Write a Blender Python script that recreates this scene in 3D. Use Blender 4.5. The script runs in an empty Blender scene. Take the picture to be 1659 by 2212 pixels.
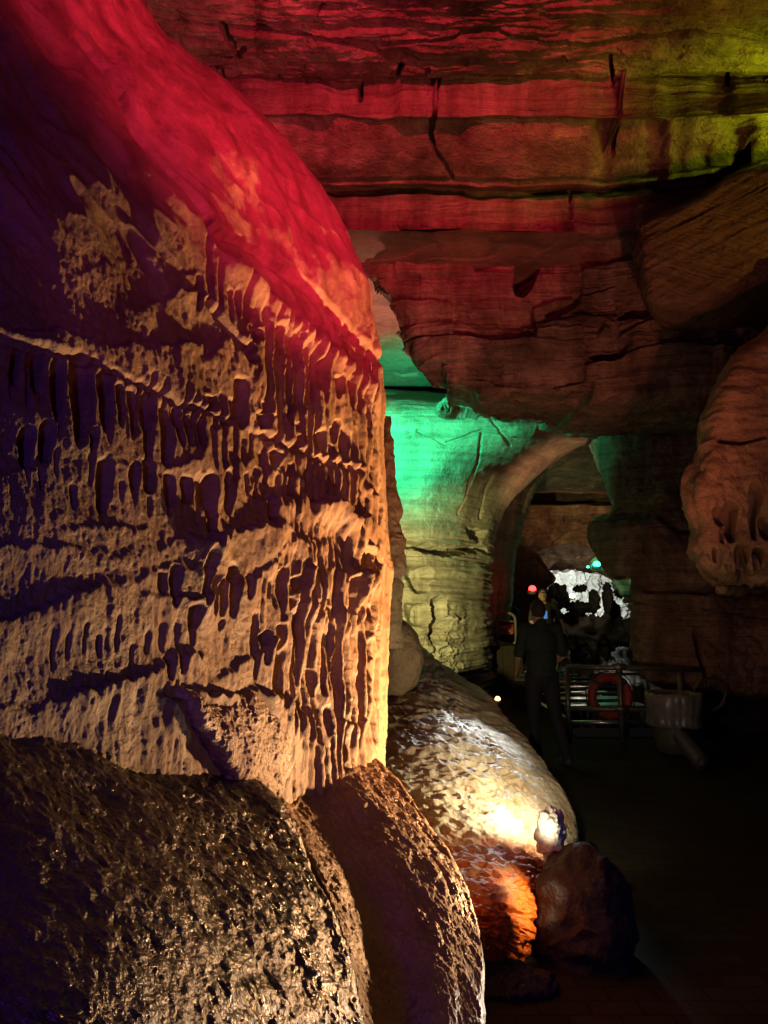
import bpy, math
import numpy as np
from mathutils import Vector, Matrix
S = bpy.context.scene
COL = S.collection
R = math.radians
F, CU, CV, PITCH, EYE = 1495.0, 829.5, 1106.0, R(8.4), 1.55
CP, SP = math.cos(PITCH), math.sin(PITCH)
FLOOR = -0.12

# ------------------------------------------------------------------ camera
cam = bpy.data.objects.new('camera', bpy.data.cameras.new('camera')); COL.objects.link(cam)
cam.location = (0, 0, EYE); cam.rotation_euler = (R(90) + PITCH, 0, 0)
cam.data.sensor_fit = 'VERTICAL'; cam.data.sensor_height = 24
cam.data.lens = 24 * F / 2212.0
cam.data.clip_start = 0.02; cam.data.clip_end = 300
S.camera = cam

def P(u, v, Y):
    """the world point seen at photograph position (u, v) (1659 x 2212 units) at forward distance Y"""
    u = np.asarray(u, float); v = np.asarray(v, float); Y = np.asarray(Y, float)
    a = (u - CU) / F; b = -(v - CV) / F
    dy = CP - SP * b; dz = SP + CP * b
    k = Y / dy
    return np.stack(np.broadcast_arrays(a * k, Y + 0 * k, EYE + dz * k), -1)

def at(u, v, Y): return Vector(P(u, v, Y).tolist())

# ------------------------------------------------------------------ world, exposure
w = bpy.data.worlds.new('World'); S.world = w; w.use_nodes = True
w.node_tree.nodes['Background'].inputs[0].default_value = (0.12, 0.10, 0.16, 1)
w.node_tree.nodes['Background'].inputs[1].default_value = 0.012
S.view_settings.view_transform = 'Standard'; S.view_settings.look = 'None'
S.view_settings.exposure = 0.0; S.view_settings.gamma = 1
S.cycles.max_bounces = 4; S.cycles.diffuse_bounces = 2; S.cycles.glossy_bounces = 3
S.cycles.sample_clamp_indirect = 2.0; S.cycles.sample_clamp_direct = 0
S.cycles.use_denoising = True
S.cycles.use_light_tree = True
S.cycles.caustics_reflective = False

# ------------------------------------------------------------------ cave lamps and added fill spots
def spot(name, loc, aim, power, color, size=80, blend=0.6, radius=0.03):
    l = bpy.data.lights.new(name, 'SPOT'); l.energy = power; l.color = color
    l.spot_size = R(size); l.spot_blend = blend; l.shadow_soft_size = radius
    o = bpy.data.objects.new(name, l); COL.objects.link(o); o.location = loc
    o.rotation_euler = (Vector(aim) - Vector(loc)).to_track_quat('-Z', 'Y').to_euler()
    return o
def point(name, loc, power, color, radius=0.03):
    l = bpy.data.lights.new(name, 'POINT'); l.energy = power; l.color = color; l.shadow_soft_size = radius
    o = bpy.data.objects.new(name, l); COL.objects.link(o); o.location = loc
    return o

spot('warm_floodlight', (1.22, 3.62, 0.40), (-0.2, 2.9, 2.0), 1080, (1.0, 0.50, 0.205), 104, 1.0, 0.03)
spot('tan_wall_fill', (2.3, 0.6, 0.7), (-0.2, 2.2, 1.5), 26, (1.0, 0.50, 0.24), 62, 1.0, 0.1)
spot('white_floodlight', at(1190, 1700, 4.05), at(960, 1600, 5.2), 76, (1.0, 0.84, 0.54), 165, 0.9, 0.02)
spot('bulge_fill_light', (0.92, 3.38, 0.36), (0.62, 3.66, 0.12), 26, (1.0, 0.72, 0.40), 58, 0.9, 0.02)  # added spot without a fixture, brightens the orange foot
spot('knob_fill_light', (0.74, 3.66, 0.46), (0.93, 3.92, 0.45), 8, (1.0, 0.9, 0.66), 48, 1.0, 0.02)  # added small spot that makes the calcite knob bright
spot('blue_boulder_fill_light', (1.9, 1.3, 1.3), (1.1, 3.7, 0.2), 10, (0.2, 0.22, 1.0), 50, 1, 0.06)  # no lamp on the path: added blue spill over the boulder
spot('low_side_fill_light', (0.86, 2.9, 0.1), (0.2, 2.1, 0.75), 40, (1.0, 0.80, 0.58), 84, 0.9, 0.02)  # added unseen spot, lifts the right flank of the rusty mound
spot('cool_ridge_fill_light', (1.1, 6.6, 1.5), at(1030, 1600, 5.3), 170, (0.85, 0.92, 1.0), 44, 0.8, 0.03)  # added spot, stands in for distant white light glinting on the wet ridge
spot('red_floodlight', (2.5, -0.3, 1.5), (-0.84, 3.4, 5.0), 2200, (1.0, 0.03, 0.12), 48, 0.9, 0.03)
spot('red_ceiling_light', (0.2, -2.5, 5.6), (0.45, 7.1, 7.75), 4700, (1.0, 0.035, 0.08), 33, 0.9, 0.04)
spot('maroon_fill_light', (2.3, -0.4, 1.7), (-0.75, 2.4, 3.9), 80, (1.0, 0.05, 0.14), 66, 1.0, 0.06)
spot('blue_floodlight', (-0.3, -0.7, 1.6), (-0.6, 1.5, 1.8), 40, (0.20, 0.06, 1.0), 130, 0.9, 0.08)
spot('purple_fill_light', (2.2, 2.2, 1.6), (3.0, 6.0, 3.2), 11, (0.85, 0.10, 0.45), 60, 0.9, 0.1)
spot('tan_fill_light', (1.9, 3.2, 0.7), (3.0, 5.9, 2.4), 28, (1.0, 0.62, 0.25), 62, 0.9, 0.05)
spot('lime_floodlight', at(1850, 300, 6.2), at(1600, 220, 7.3), 110, (0.55, 0.9, 0.01), 120, 1.0, 0.05)
spot('amber_fill_light', (2.0, 2.5, 0.3), (1.1, 8.0, 5.1), 560, (1.0, 0.24, 0.13), 56, 0.9, 0.08)
spot('ochre_floodlight', (5.6, 3.6, 3.6), (4.1, 7.2, 7.4), 300, (1.0, 0.48, 0.04), 70, 0.9, 0.05)
spot('green_floodlight', at(765, 925, 10.3), at(900, 930, 12.2), 1250, (0.03, 1.0, 0.45), 98, 0.9, 0.04)
spot('straw_floodlight', at(800, 1345, 8.3), at(915, 1290, 12.4), 1500, (1.0, 0.92, 0.34), 54, 0.7, 0.03)
spot('pink_gallery_fill_light', at(880, 900, 10.6), at(860, 640, 10.4), 200, (1.0, 0.35, 0.28), 120, 0.9, 0.05)  # added spot that tints the gallery ceiling pink
spot('rose_fill_light', (0.9, 4.6, 2.2), at(950, 740, 9), 420, (1.0, 0.24, 0.20), 15, 0.8, 0.05)  # added narrow spot, brightens the left edge of the hanging face
spot('pier_fill_light', at(1250, 1300, 7.2), at(1500, 1330, 9.6), 14, (1.0, 0.38, 0.12), 70, 0.9, 0.05)

# ------------------------------------------------------------------ noise
_rng = np.random.RandomState(7)
_perm = np.tile(_rng.permutation(256), 3)
_g = _rng.normal(size=(256, 3)); _g /= np.linalg.norm(_g, axis=1)[:, None]
def pn(p):
    sh = p.shape[:-1]; p = p.reshape(-1, 3).astype(np.float64)
    i = np.floor(p).astype(int); f = p - i; i &= 255
    s = f * f * f * (f * (f * 6 - 15) + 10)
    out = 0
    for dx in (0, 1):
        for dy in (0, 1):
            for dz in (0, 1):
                h = _perm[_perm[_perm[i[:, 0] + dx] + i[:, 1] + dy] + i[:, 2] + dz]
                g = _g[h]
                d = g[:, 0] * (f[:, 0] - dx) + g[:, 1] * (f[:, 1] - dy) + g[:, 2] * (f[:, 2] - dz)
                wx = s[:, 0] if dx else 1 - s[:, 0]
                wy = s[:, 1] if dy else 1 - s[:, 1]
                wz = s[:, 2] if dz else 1 - s[:, 2]
                out = out + d * wx * wy * wz
    return (out * 1.6).reshape(sh)
def fbm(p, sc, octv=3, gain=0.5, lac=2.05):
    sc = np.array(sc, float) * np.ones(3); a = 1.0; t = 0; o = 0
    for k in range(octv):
        t = t + a * pn(p * sc + 17.3 * k); o += a; a *= gain; sc = sc * lac
    return t / o
def ridge(p, sc, octv=2):
    return 1 - 2 * np.abs(fbm(p, sc, octv))
def cell(p, sc):
    """F1 cellular distance, 0 in cell middles"""
    sh = p.shape[:-1]; q = (p * (np.array(sc, float) * np.ones(3))).reshape(-1, 3)
    i = np.floor(q).astype(int); f = q - i
    best = np.full(len(q), 9.0)
    for dx in (-1, 0, 1):
        for dy in (-1, 0, 1):
            for dz in (-1, 0, 1):
                c = (i + (dx, dy, dz)) & 255
                h = _perm[_perm[_perm[c[:, 0]] + c[:, 1]] + c[:, 2]]
                o = _g[h] * 0.5 + 0.5
                d = ((o + (dx, dy, dz) - f) ** 2).sum(1)
                best = np.minimum(best, d)
    return np.sqrt(best).reshape(sh)
def sst(a, b, x):
    t = np.clip((x - a) / (b - a), 0, 1); return t * t * (3 - 2 * t)

# ------------------------------------------------------------------ relief drawn on a surface (coordinates follow the photograph, heights are metres)
def pits(U, V, lst, k=1.0, edge=0.3, rot=0.0):
    h = np.zeros_like(U)
    for p in lst:
        cu, cv, ru, rv, d = p[:5]; rt = p[5] if len(p) > 5 else rot
        m = (np.abs(U - cu) < 1.3 * max(ru, rv)) & (np.abs(V - cv) < 1.3 * max(rv, ru))
        if not m.any(): continue
        x = U[m] - cu; y = V[m] - cv; c, s = math.cos(rt), math.sin(rt)
        x, y = x * c + y * s, -x * s + y * c
        yn = np.clip(y / rv, -1.2, 1.2); r = (np.abs(x / (ru * (1 - .28 * yn))) ** 2.4 + np.abs(yn) ** 4.5) ** 0.4
        h[m] = np.minimum(h[m], -d * k * (1 - sst(edge, 1.08, r)))
    return h
def pdist(U, V, pl):
    d = np.full(U.shape, 1e9)
    for (a, b), (c, e) in zip(pl[:-1], pl[1:]):
        L = (c - a) ** 2 + (e - b) ** 2
        t = np.clip(((U - a) * (c - a) + (V - b) * (e - b)) / L, 0, 1)
        d = np.minimum(d, np.hypot(U - a - t * (c - a), V - b - t * (e - b)))
    return d
def crack(U, V, pl, width, depth, jit=None):
    d = pdist(U, V, pl)
    if jit is not None: d = d + jit
    return -depth * (1 - sst(width * 0.35, width, d))
def bulge(U, V, pl, A, L, soft=6, jit=0, fade=60):
    """rock that juts out just below the polyline and dies away over L downward"""
    xs = [p[0] for p in pl]; ys = [p[1] for p in pl]
    t = V + jit - np.interp(U, xs, ys)
    win = sst(xs[0] - fade, xs[0] + 5, U) * (1 - sst(xs[-1] - 5, xs[-1] + fade, U))
    return A * win * sst(-soft, soft, t) * np.exp(-(np.maximum(t, 0) / L) ** 2)

# ------------------------------------------------------------------ meshes
def quads_mesh(name, V, nr, nc, wrap=False):
    me = bpy.data.meshes.new(name)
    me.vertices.add(len(V)); me.vertices.foreach_set('co', V.astype(np.float32).ravel())
    i = np.arange(nr * nc).reshape(nr, nc)
    a, b, c, d = i[:-1, :-1], i[:-1, 1:], i[1:, 1:], i[1:, :-1]
    if wrap:
        j = np.concatenate([i, i[:, :1]], 1); a, b, c, d = j[:-1, :-1], j[:-1, 1:], j[1:, 1:], j[1:, :-1]
    q = np.stack([a, d, c, b], -1).reshape(-1, 4)
    n = len(q)
    me.loops.add(n * 4); me.loops.foreach_set('vertex_index', q.ravel().astype(np.int32))
    me.polygons.add(n); me.polygons.foreach_set('loop_start', np.arange(0, n * 4, 4, dtype=np.int32))
    me.polygons.foreach_set('loop_total', np.full(n, 4, dtype=np.int32))
    me.polygons.foreach_set('use_smooth', np.ones(n, dtype=bool))
    me.update(calc_edges=True)
    return me
def tag(o, label=None, cat=None, group=None, kind=None):
    if label: o['label'] = label
    if cat: o['category'] = cat
    if group: o['group'] = group
    if kind: o['kind'] = kind
    return o
def link(name, me, mat, parent=None, origin=None):
    o = bpy.data.objects.new(name, me); COL.objects.link(o)
    if mat: me.materials.append(mat)
    if parent: o.parent = parent
    return o
def interp_axis(G, axis, n, smooth):
    G = np.moveaxis(G, axis, 0); m = len(G)
    seg = np.zeros(m - 1)
    for k in range(m - 1):
        d = G[k + 1] - G[k]
        seg[k] = np.median(np.hypot(d[..., 0], d[..., 1])) + 12.0
    cum = np.concatenate([[0], np.cumsum(seg)]); t = np.interp(np.linspace(0, cum[-1], n), cum, np.arange(m))
    i = np.minimum(t.astype(int), m - 2); f = (t - i)[(...,) + (None,) * (G.ndim - 1)]
    p1, p2 = G[i], G[i + 1]
    if smooth:
        p0 = np.where((i == 0)[(...,) + (None,) * (G.ndim - 1)], 2 * p1 - p2, G[np.maximum(i - 1, 0)])
        p3 = np.where((i == m - 2)[(...,) + (None,) * (G.ndim - 1)], 2 * p2 - p1, G[np.minimum(i + 2, m - 1)])
        out = 0.5 * ((2 * p1) + (-p0 + p2) * f + (2 * p0 - 5 * p1 + 4 * p2 - p3) * f ** 2 + (-p0 + 3 * p1 - 3 * p2 + p3) * f ** 3)
    else:
        out = p1 * (1 - f) + p2 * f
    return np.moveaxis(out, 0, axis)
def surf(name, G, nr, nc, hfun, mat, smooth=(True, True), **tags):
    G = np.array(G, float)
    G[..., 2] = 1 / G[..., 2]
    g = interp_axis(G, 0, nr, smooth[0]); g = interp_axis(g, 1, nc, smooth[1])
    U, V, Y = g[..., 0], g[..., 1], 1 / np.maximum(g[..., 2], 0.01)
    X = P(U, V, Y)
    du = np.gradient(X, axis=1); dv = np.gradient(X, axis=0)
    N = np.cross(du, dv); N /= np.linalg.norm(N, axis=-1, keepdims=True) + 1e-12
    cam0 = np.array([0, 0, EYE])
    flip = np.median(np.sum(N * (cam0 - X), -1)) < 0
    if flip: N = -N
    if hfun is not None:
        X = X + N * hfun(X, U, V, Y)[..., None]
    vv = X.reshape(-1, 3)
    base = np.array([vv[:, 0].mean(), vv[:, 1].mean(), vv[:, 2].min()])
    me = quads_mesh(name, vv - base, nr, nc)
    if not flip: me.flip_normals()
    o = link(name, me, mat); o.location = base
    return tag(o, **tags)
def blob(name, c, r, nr, nc, hfun, mat, rot=0, **tags):
    """boulder: squashed sphere with relief"""
    th = np.linspace(0.02, math.pi - 0.02, nr)[:, None]; ph = np.linspace(0, 2 * math.pi, nc, endpoint=False)[None, :]
    D = np.stack([np.sin(th) * np.cos(ph), np.sin(th) * np.sin(ph), np.cos(th) + 0 * ph], -1)
    X = D * np.array(r)
    cz, sz = math.cos(rot), math.sin(rot)
    X = np.stack([X[..., 0] * cz - X[..., 1] * sz, X[..., 0] * sz + X[..., 1] * cz, X[..., 2]], -1)
    W = X + np.array(c)
    X = X + D * hfun(W)[..., None]
    base = np.array([0, 0, X[..., 2].min()])
    me = quads_mesh(name, (X - base).reshape(-1, 3), nr, nc, wrap=True)
    o = link(name, me, mat); o.location = Vector(c) + Vector(base)
    return tag(o, **tags)

# ------------------------------------------------------------------ materials
def nt(name):
    m = bpy.data.materials.new(name); m.use_nodes = True; t = m.node_tree; t.nodes.clear()
    o = t.nodes.new('ShaderNodeOutputMaterial'); b = t.nodes.new('ShaderNodeBsdfPrincipled')
    t.links.new(b.outputs[0], o.inputs[0]); return m, t, b
def rock(name, cols, streak=(5, 5, 1.2), fine=120, bump=0.35, rough=(0.55, 0.9), spec=0.35, strata=0.0, strata_rot=(0, 0, 0), strata_scale=(0.6, 0.6, 14), coat=0.0, vein=None, vdist=0.004, mid=28):
    m, t, b = nt(name); L = t.links.new; n = t.nodes.new
    geo = n('ShaderNodeNewGeometry')
    mp = n('ShaderNodeMapping'); mp.inputs['Scale'].default_value = streak; L(geo.outputs['Position'], mp.inputs[0])
    n1 = n('ShaderNodeTexNoise'); n1.inputs['Scale'].default_value = 1.0; n1.inputs['Detail'].default_value = 6; n1.inputs['Roughness'].default_value = 0.62
    L(mp.outputs[0], n1.inputs['Vector'])
    cr = n('ShaderNodeValToRGB'); e = cr.color_ramp
    pos = np.linspace(0.3, 0.7, len(cols))
    while len(e.elements) < len(cols): e.elements.new(0.5)
    for k, c in enumerate(cols): e.elements[k].position = pos[k]; e.elements[k].color = (*c, 1)
    L(n1.outputs[0], cr.inputs[0])
    n2 = n('ShaderNodeTexNoise'); n2.inputs['Scale'].default_value = mid; n2.inputs['Detail'].default_value = 5
    n2.inputs['Roughness'].default_value = 0.7
    L(geo.outputs['Position'], n2.inputs['Vector'])
    mx = n('ShaderNodeMix'); mx.data_type = 'RGBA'; mx.blend_type = 'MULTIPLY'; mx.inputs[0].default_value = 0.55
    r2 = n('ShaderNodeValToRGB'); r2.color_ramp.elements[0].position = 0.3; r2.color_ramp.elements[0].color = (0.45, 0.42, 0.4, 1); r2.color_ramp.elements[1].position = 0.62
    L(n2.outputs[0], r2.inputs[0]); L(cr.outputs[0], mx.inputs[6]); L(r2.outputs[0], mx.inputs[7])
    last = mx.outputs[2]
    n3 = n('ShaderNodeTexNoise'); n3.inputs['Scale'].default_value = fine; n3.inputs['Detail'].default_value = 3; n3.inputs['Roughness'].default_value = 0.65
    L(geo.outputs['Position'], n3.inputs['Vector'])
    add = n('ShaderNodeMath'); add.operation = 'ADD'; L(n3.outputs[0], add.inputs[0])
    ml = n('ShaderNodeMath'); ml.operation = 'MULTIPLY'; ml.inputs[1].default_value = 2.0; L(n2.outputs[0], ml.inputs[0]); L(ml.outputs[0], add.inputs[1])
    hb = add.outputs[0]
    if strata:
        ms = n('ShaderNodeMapping'); ms.inputs['Rotation'].default_value = strata_rot
        L(geo.outputs['Position'], ms.inputs[0])
        ms2 = n('ShaderNodeMapping'); ms2.inputs['Scale'].default_value = strata_scale; L(ms.outputs[0], ms2.inputs[0])
        ns = n('ShaderNodeTexNoise'); ns.inputs['Scale'].default_value = 1.0; ns.inputs['Detail'].default_value = 7; ns.inputs['Roughness'].default_value = 0.72
        L(ms2.outputs[0], ns.inputs['Vector'])
        m3 = n('ShaderNodeMath'); m3.operation = 'MULTIPLY'; m3.inputs[1].default_value = strata; L(ns.outputs[0], m3.inputs[0])
        a2 = n('ShaderNodeMath'); a2.operation = 'ADD'; L(hb, a2.inputs[0]); L(m3.outputs[0], a2.inputs[1]); hb = a2.outputs[0]
        r4 = n('ShaderNodeValToRGB'); r4.color_ramp.elements[0].position = 0.36; r4.color_ramp.elements[0].color = (0.4, 0.36, 0.34, 1); r4.color_ramp.elements[1].position = 0.56
        L(ns.outputs[0], r4.inputs[0])
        m4 = n('ShaderNodeMix'); m4.data_type = 'RGBA'; m4.blend_type = 'MULTIPLY'; m4.inputs[0].default_value = 0.7
        L(last, m4.inputs[6]); L(r4.outputs[0], m4.inputs[7]); last = m4.outputs[2]
    if vein:
        mv = n('ShaderNodeMapping'); mv.inputs['Scale'].default_value = (1.1, 1.1, 0.5); L(geo.outputs['Position'], mv.inputs[0])
        nv = n('ShaderNodeTexNoise'); nv.inputs['Scale'].default_value = 1.3; nv.inputs['Detail'].default_value = 5; nv.inputs['Distortion'].default_value = 0.6
        L(mv.outputs[0], nv.inputs['Vector'])
        rv = n('ShaderNodeValToRGB'); el = rv.color_ramp; el.elements[0].position = 0.488; el.elements[0].color = (0, 0, 0, 1)
        el.elements[1].position = 0.5; el.elements[1].color = (1, 1, 1, 1); x = el.elements.new(0.512); x.color = (0, 0, 0, 1)
        L(nv.outputs[0], rv.inputs[0])
        m5 = n('ShaderNodeMix'); m5.data_type = 'RGBA'; m5.inputs[7].default_value = (*vein, 1)
        m6 = n('ShaderNodeMath'); m6.operation = 'MULTIPLY'; m6.inputs[1].default_value = 0.22; L(rv.outputs[0], m6.inputs[0])
        L(m6.outputs[0], m5.inputs[0]); L(last, m5.inputs[6]); last = m5.outputs[2]
    L(last, b.inputs['Base Color'])
    bp = n('ShaderNodeBump'); bp.inputs['Strength'].default_value = bump; bp.inputs['Distance'].default_value = vdist
    L(hb, bp.inputs['Height']); L(bp.outputs[0], b.inputs['Normal'])
    mr = n('ShaderNodeMapRange'); mr.inputs[1].default_value = 0.35; mr.inputs[2].default_value = 0.65
    mr.inputs[3].default_value, mr.inputs[4].default_value = rough
    L(n1.outputs[0], mr.inputs[0]); L(mr.outputs[0], b.inputs['Roughness'])
    b.inputs['Specular IOR Level'].default_value = spec
    if coat: b.inputs['Coat Weight'].default_value = coat; b.inputs['Coat Roughness'].default_value = 0.12; L(bp.outputs[0], b.inputs['Coat Normal'])
    return m
def plain(name, col, rough=0.6, metal=0.0, emit=None, estr=0, noise=0.25, nscale=30, alpha=None, trans=0):
    m, t, b = nt(name); n = t.nodes.new; L = t.links.new
    g = n('ShaderNodeTexCoord'); x = n('ShaderNodeTexNoise'); x.inputs['Scale'].default_value = nscale; x.inputs['Detail'].default_value = 4
    L(g.outputs['Object'], x.inputs['Vector'])
    r = n('ShaderNodeValToRGB'); r.color_ramp.elements[0].position = 0.3; r.color_ramp.elements[1].position = 0.7
    r.color_ramp.elements[0].color = (*[c * (1 - noise) for c in col], 1); r.color_ramp.elements[1].color = (*[min(1, c * (1 + noise)) for c in col], 1)
    L(x.outputs[0], r.inputs[0]); L(r.outputs[0], b.inputs['Base Color'])
    b.inputs['Roughness'].default_value = rough; b.inputs['Metallic'].default_value = metal
    if emit: b.inputs['Emission Color'].default_value = (*emit, 1); b.inputs['Emission Strength'].default_value = estr
    if alpha: b.inputs['Alpha'].default_value = alpha
    if trans: b.inputs['Transmission Weight'].default_value = trans
    return m
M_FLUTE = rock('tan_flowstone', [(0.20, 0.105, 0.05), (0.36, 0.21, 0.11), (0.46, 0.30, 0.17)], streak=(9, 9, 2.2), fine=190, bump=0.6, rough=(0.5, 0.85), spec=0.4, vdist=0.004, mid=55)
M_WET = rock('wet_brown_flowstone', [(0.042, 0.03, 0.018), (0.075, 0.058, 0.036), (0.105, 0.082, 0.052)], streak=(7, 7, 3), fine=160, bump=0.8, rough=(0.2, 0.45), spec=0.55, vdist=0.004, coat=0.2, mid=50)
M_MOUND = rock('rusty_flowstone', [(0.24, 0.12, 0.06), (0.34, 0.20, 0.11), (0.40, 0.27, 0.17)], streak=(6, 6, 3), fine=170, bump=0.8, rough=(0.35, 0.7), spec=0.5, vdist=0.005, mid=60)
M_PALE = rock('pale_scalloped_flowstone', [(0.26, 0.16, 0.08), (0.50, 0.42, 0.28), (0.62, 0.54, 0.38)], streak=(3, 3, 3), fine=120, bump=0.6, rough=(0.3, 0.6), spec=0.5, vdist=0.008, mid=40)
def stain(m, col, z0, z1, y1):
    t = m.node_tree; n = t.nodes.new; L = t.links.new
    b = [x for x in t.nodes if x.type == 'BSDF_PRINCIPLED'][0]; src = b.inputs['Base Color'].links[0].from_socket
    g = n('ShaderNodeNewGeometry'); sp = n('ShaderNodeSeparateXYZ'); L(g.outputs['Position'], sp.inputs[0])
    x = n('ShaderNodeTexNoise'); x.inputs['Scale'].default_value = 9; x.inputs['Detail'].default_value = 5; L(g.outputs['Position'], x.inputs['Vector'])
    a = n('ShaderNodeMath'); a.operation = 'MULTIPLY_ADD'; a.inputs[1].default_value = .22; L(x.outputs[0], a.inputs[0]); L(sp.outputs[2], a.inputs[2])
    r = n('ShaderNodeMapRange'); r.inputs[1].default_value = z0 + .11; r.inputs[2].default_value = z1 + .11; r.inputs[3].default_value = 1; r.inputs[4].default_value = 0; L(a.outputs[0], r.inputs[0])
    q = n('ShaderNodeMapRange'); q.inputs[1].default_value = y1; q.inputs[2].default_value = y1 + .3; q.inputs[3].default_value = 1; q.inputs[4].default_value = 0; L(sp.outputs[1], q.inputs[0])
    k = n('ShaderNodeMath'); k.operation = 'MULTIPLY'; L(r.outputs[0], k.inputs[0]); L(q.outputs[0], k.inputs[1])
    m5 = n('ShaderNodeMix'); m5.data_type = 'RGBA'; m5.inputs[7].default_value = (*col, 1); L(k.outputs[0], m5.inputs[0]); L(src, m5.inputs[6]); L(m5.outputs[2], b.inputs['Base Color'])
def stain_shade_y(m, col, y0, y1, amt):
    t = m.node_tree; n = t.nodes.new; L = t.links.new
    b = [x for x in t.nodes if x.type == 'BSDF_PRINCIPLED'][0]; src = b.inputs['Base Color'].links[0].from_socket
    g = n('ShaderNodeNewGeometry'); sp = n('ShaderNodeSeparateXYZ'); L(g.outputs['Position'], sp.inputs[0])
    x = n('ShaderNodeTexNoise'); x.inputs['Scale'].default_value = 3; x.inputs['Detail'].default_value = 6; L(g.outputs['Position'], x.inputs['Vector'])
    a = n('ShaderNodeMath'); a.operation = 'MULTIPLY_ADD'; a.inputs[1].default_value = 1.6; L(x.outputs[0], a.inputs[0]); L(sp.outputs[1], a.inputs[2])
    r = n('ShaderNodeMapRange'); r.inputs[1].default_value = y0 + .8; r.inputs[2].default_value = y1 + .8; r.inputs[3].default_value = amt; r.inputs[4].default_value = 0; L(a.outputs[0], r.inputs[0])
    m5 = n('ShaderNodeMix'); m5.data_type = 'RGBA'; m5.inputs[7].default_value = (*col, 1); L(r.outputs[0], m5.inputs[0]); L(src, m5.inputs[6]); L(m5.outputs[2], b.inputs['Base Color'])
stain_shade_y(M_FLUTE, (.10, .08, .05), 1.05, 2.3, .88)  # olive staining, deepened at the near end to paint in the tier's shadow
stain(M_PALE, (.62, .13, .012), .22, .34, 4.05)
M_WHITE = rock('white_calcite', [(0.6, 0.56, 0.42), (0.75, 0.72, 0.6)], fine=90, bump=0.6, rough=(0.35, 0.6), vdist=0.006)
M_ORANGE = rock('orange_iron_stained_flowstone', [(0.42, 0.09, 0.012), (0.62, 0.16, 0.02), (0.70, 0.26, 0.06)], streak=(5, 5, 5), fine=120, bump=0.8, rough=(0.3, 0.55), vdist=0.006, mid=35)
M_LIME = rock('layered_limestone', [(0.13, 0.08, 0.055), (0.27, 0.18, 0.13), (0.50, 0.36, 0.27)], streak=(2.8, 2.8, 0.55), fine=30, bump=0.9, strata=3.0, vdist=0.03, mid=9, strata_scale=(0.5, 0.5, 9), vein=(0.42, 0.33, 0.26))
M_SLAB = rock('smooth_limestone', [(0.23, 0.14, 0.10), (0.33, 0.21, 0.15), (0.38, 0.26, 0.19)], streak=(1.0, 0.7, 0.8), fine=26, bump=0.7, strata=1.6, vdist=0.02, mid=8, strata_scale=(0.35, 1.4, 6))
M_GREY = rock('grey_water_worn_limestone', [(0.24, 0.21, 0.15), (0.36, 0.32, 0.24), (0.44, 0.40, 0.30)], streak=(1.6, 1.6, 0.45), fine=24, bump=0.8, strata=1.8, vdist=0.025, mid=7, strata_scale=(0.4, 0.4, 8), vein=(0.62, 0.58, 0.48))
M_DIAG = rock('tilted_bedded_limestone', [(0.20, 0.13, 0.09), (0.32, 0.22, 0.14)], streak=(1.5, 1.5, 1.5), fine=40, bump=1.0, strata=4.0, vdist=0.03, mid=12, strata_rot=(0, R(-24), 0), strata_scale=(0.6, 0.6, 16))
M_KNOB = rock('knobbly_popcorn_calcite', [(0.22, 0.14, 0.07), (0.36, 0.25, 0.14), (0.46, 0.34, 0.20)], streak=(4, 4, 3), fine=70, bump=0.9, vdist=0.012, mid=22, rough=(0.45, 0.8))
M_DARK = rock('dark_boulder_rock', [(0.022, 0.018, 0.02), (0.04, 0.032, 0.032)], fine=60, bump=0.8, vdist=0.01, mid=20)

# ------------------------------------------------------------------ the big fluted wall on the left
SIL = [(-400, 60), (-150, 200), (0, 298), (70, 340), (130, 430), (200, 520), (280, 598), (350, 655), (420, 690), (500, 738), (590, 768), (690, 798), (760, 816), (850, 820), (950, 822), (1060, 828), (1200, 836), (1300, 838), (1400, 834), (1500, 830), (1650, 828), (1800, 826)]
rows = [-400, -150, 0, 110, 220, 330, 440, 560, 680, 800, 950, 1100, 1250, 1400, 1550, 1700, 1800]
yS = [(-400, 2.3), (0, 2.75), (300, 3.1), (600, 3.3), (900, 3.3), (1300, 3.15), (1650, 3.05), (1800, 3.0)]
yL = [(-400, 1.5), (0, 1.35), (300, 1.2), (600, 1.05), (900, 0.95), (1300, 0.9), (1800, 0.85)]
G = []
for v in rows:
    us = np.interp(v, *zip(*SIL)); Ys = np.interp(v, *zip(*yS)); Yl = np.interp(v, *zip(*yL)); r = []
    up = sst(750, 200, v)
    for s in (0, 0.14, 0.28, 0.42, 0.56, 0.7, 0.82, 0.91, 0.965):
        u = -240 + s * (us + 240); wv = (1 / Yl) * (1 - s) + (1 / Ys) * s
        Y = 1 / wv - (0.05 + 0.12 * up) * math.sin(math.pi * s)
        if s > 0.9: Y -= 0.06 * (1 - up)
        r.append((u, v, Y))
    r += [(us, v, Ys), (us - 4, v, Ys + 0.22), (us - 30, v, Ys + 0.7), (us - 110, v, Ys + 1.5), (us - 300, v, Ys + 2.4)]
    G.append(r)
def c1(l): return [(a * .2667, b * .2667 + 718.9, c * .2667, d * .2667) for a, b, c, d in l]
def c2(l): return [(a * .2667 + 415, b * .2667 + 608.5, c * .2667, d * .2667) for a, b, c, d in l]
def c3(l): return [(a * .35 + 276.5, b * .35 + 1023, c * .35, d * .35) for a, b, c, d in l]
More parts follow.
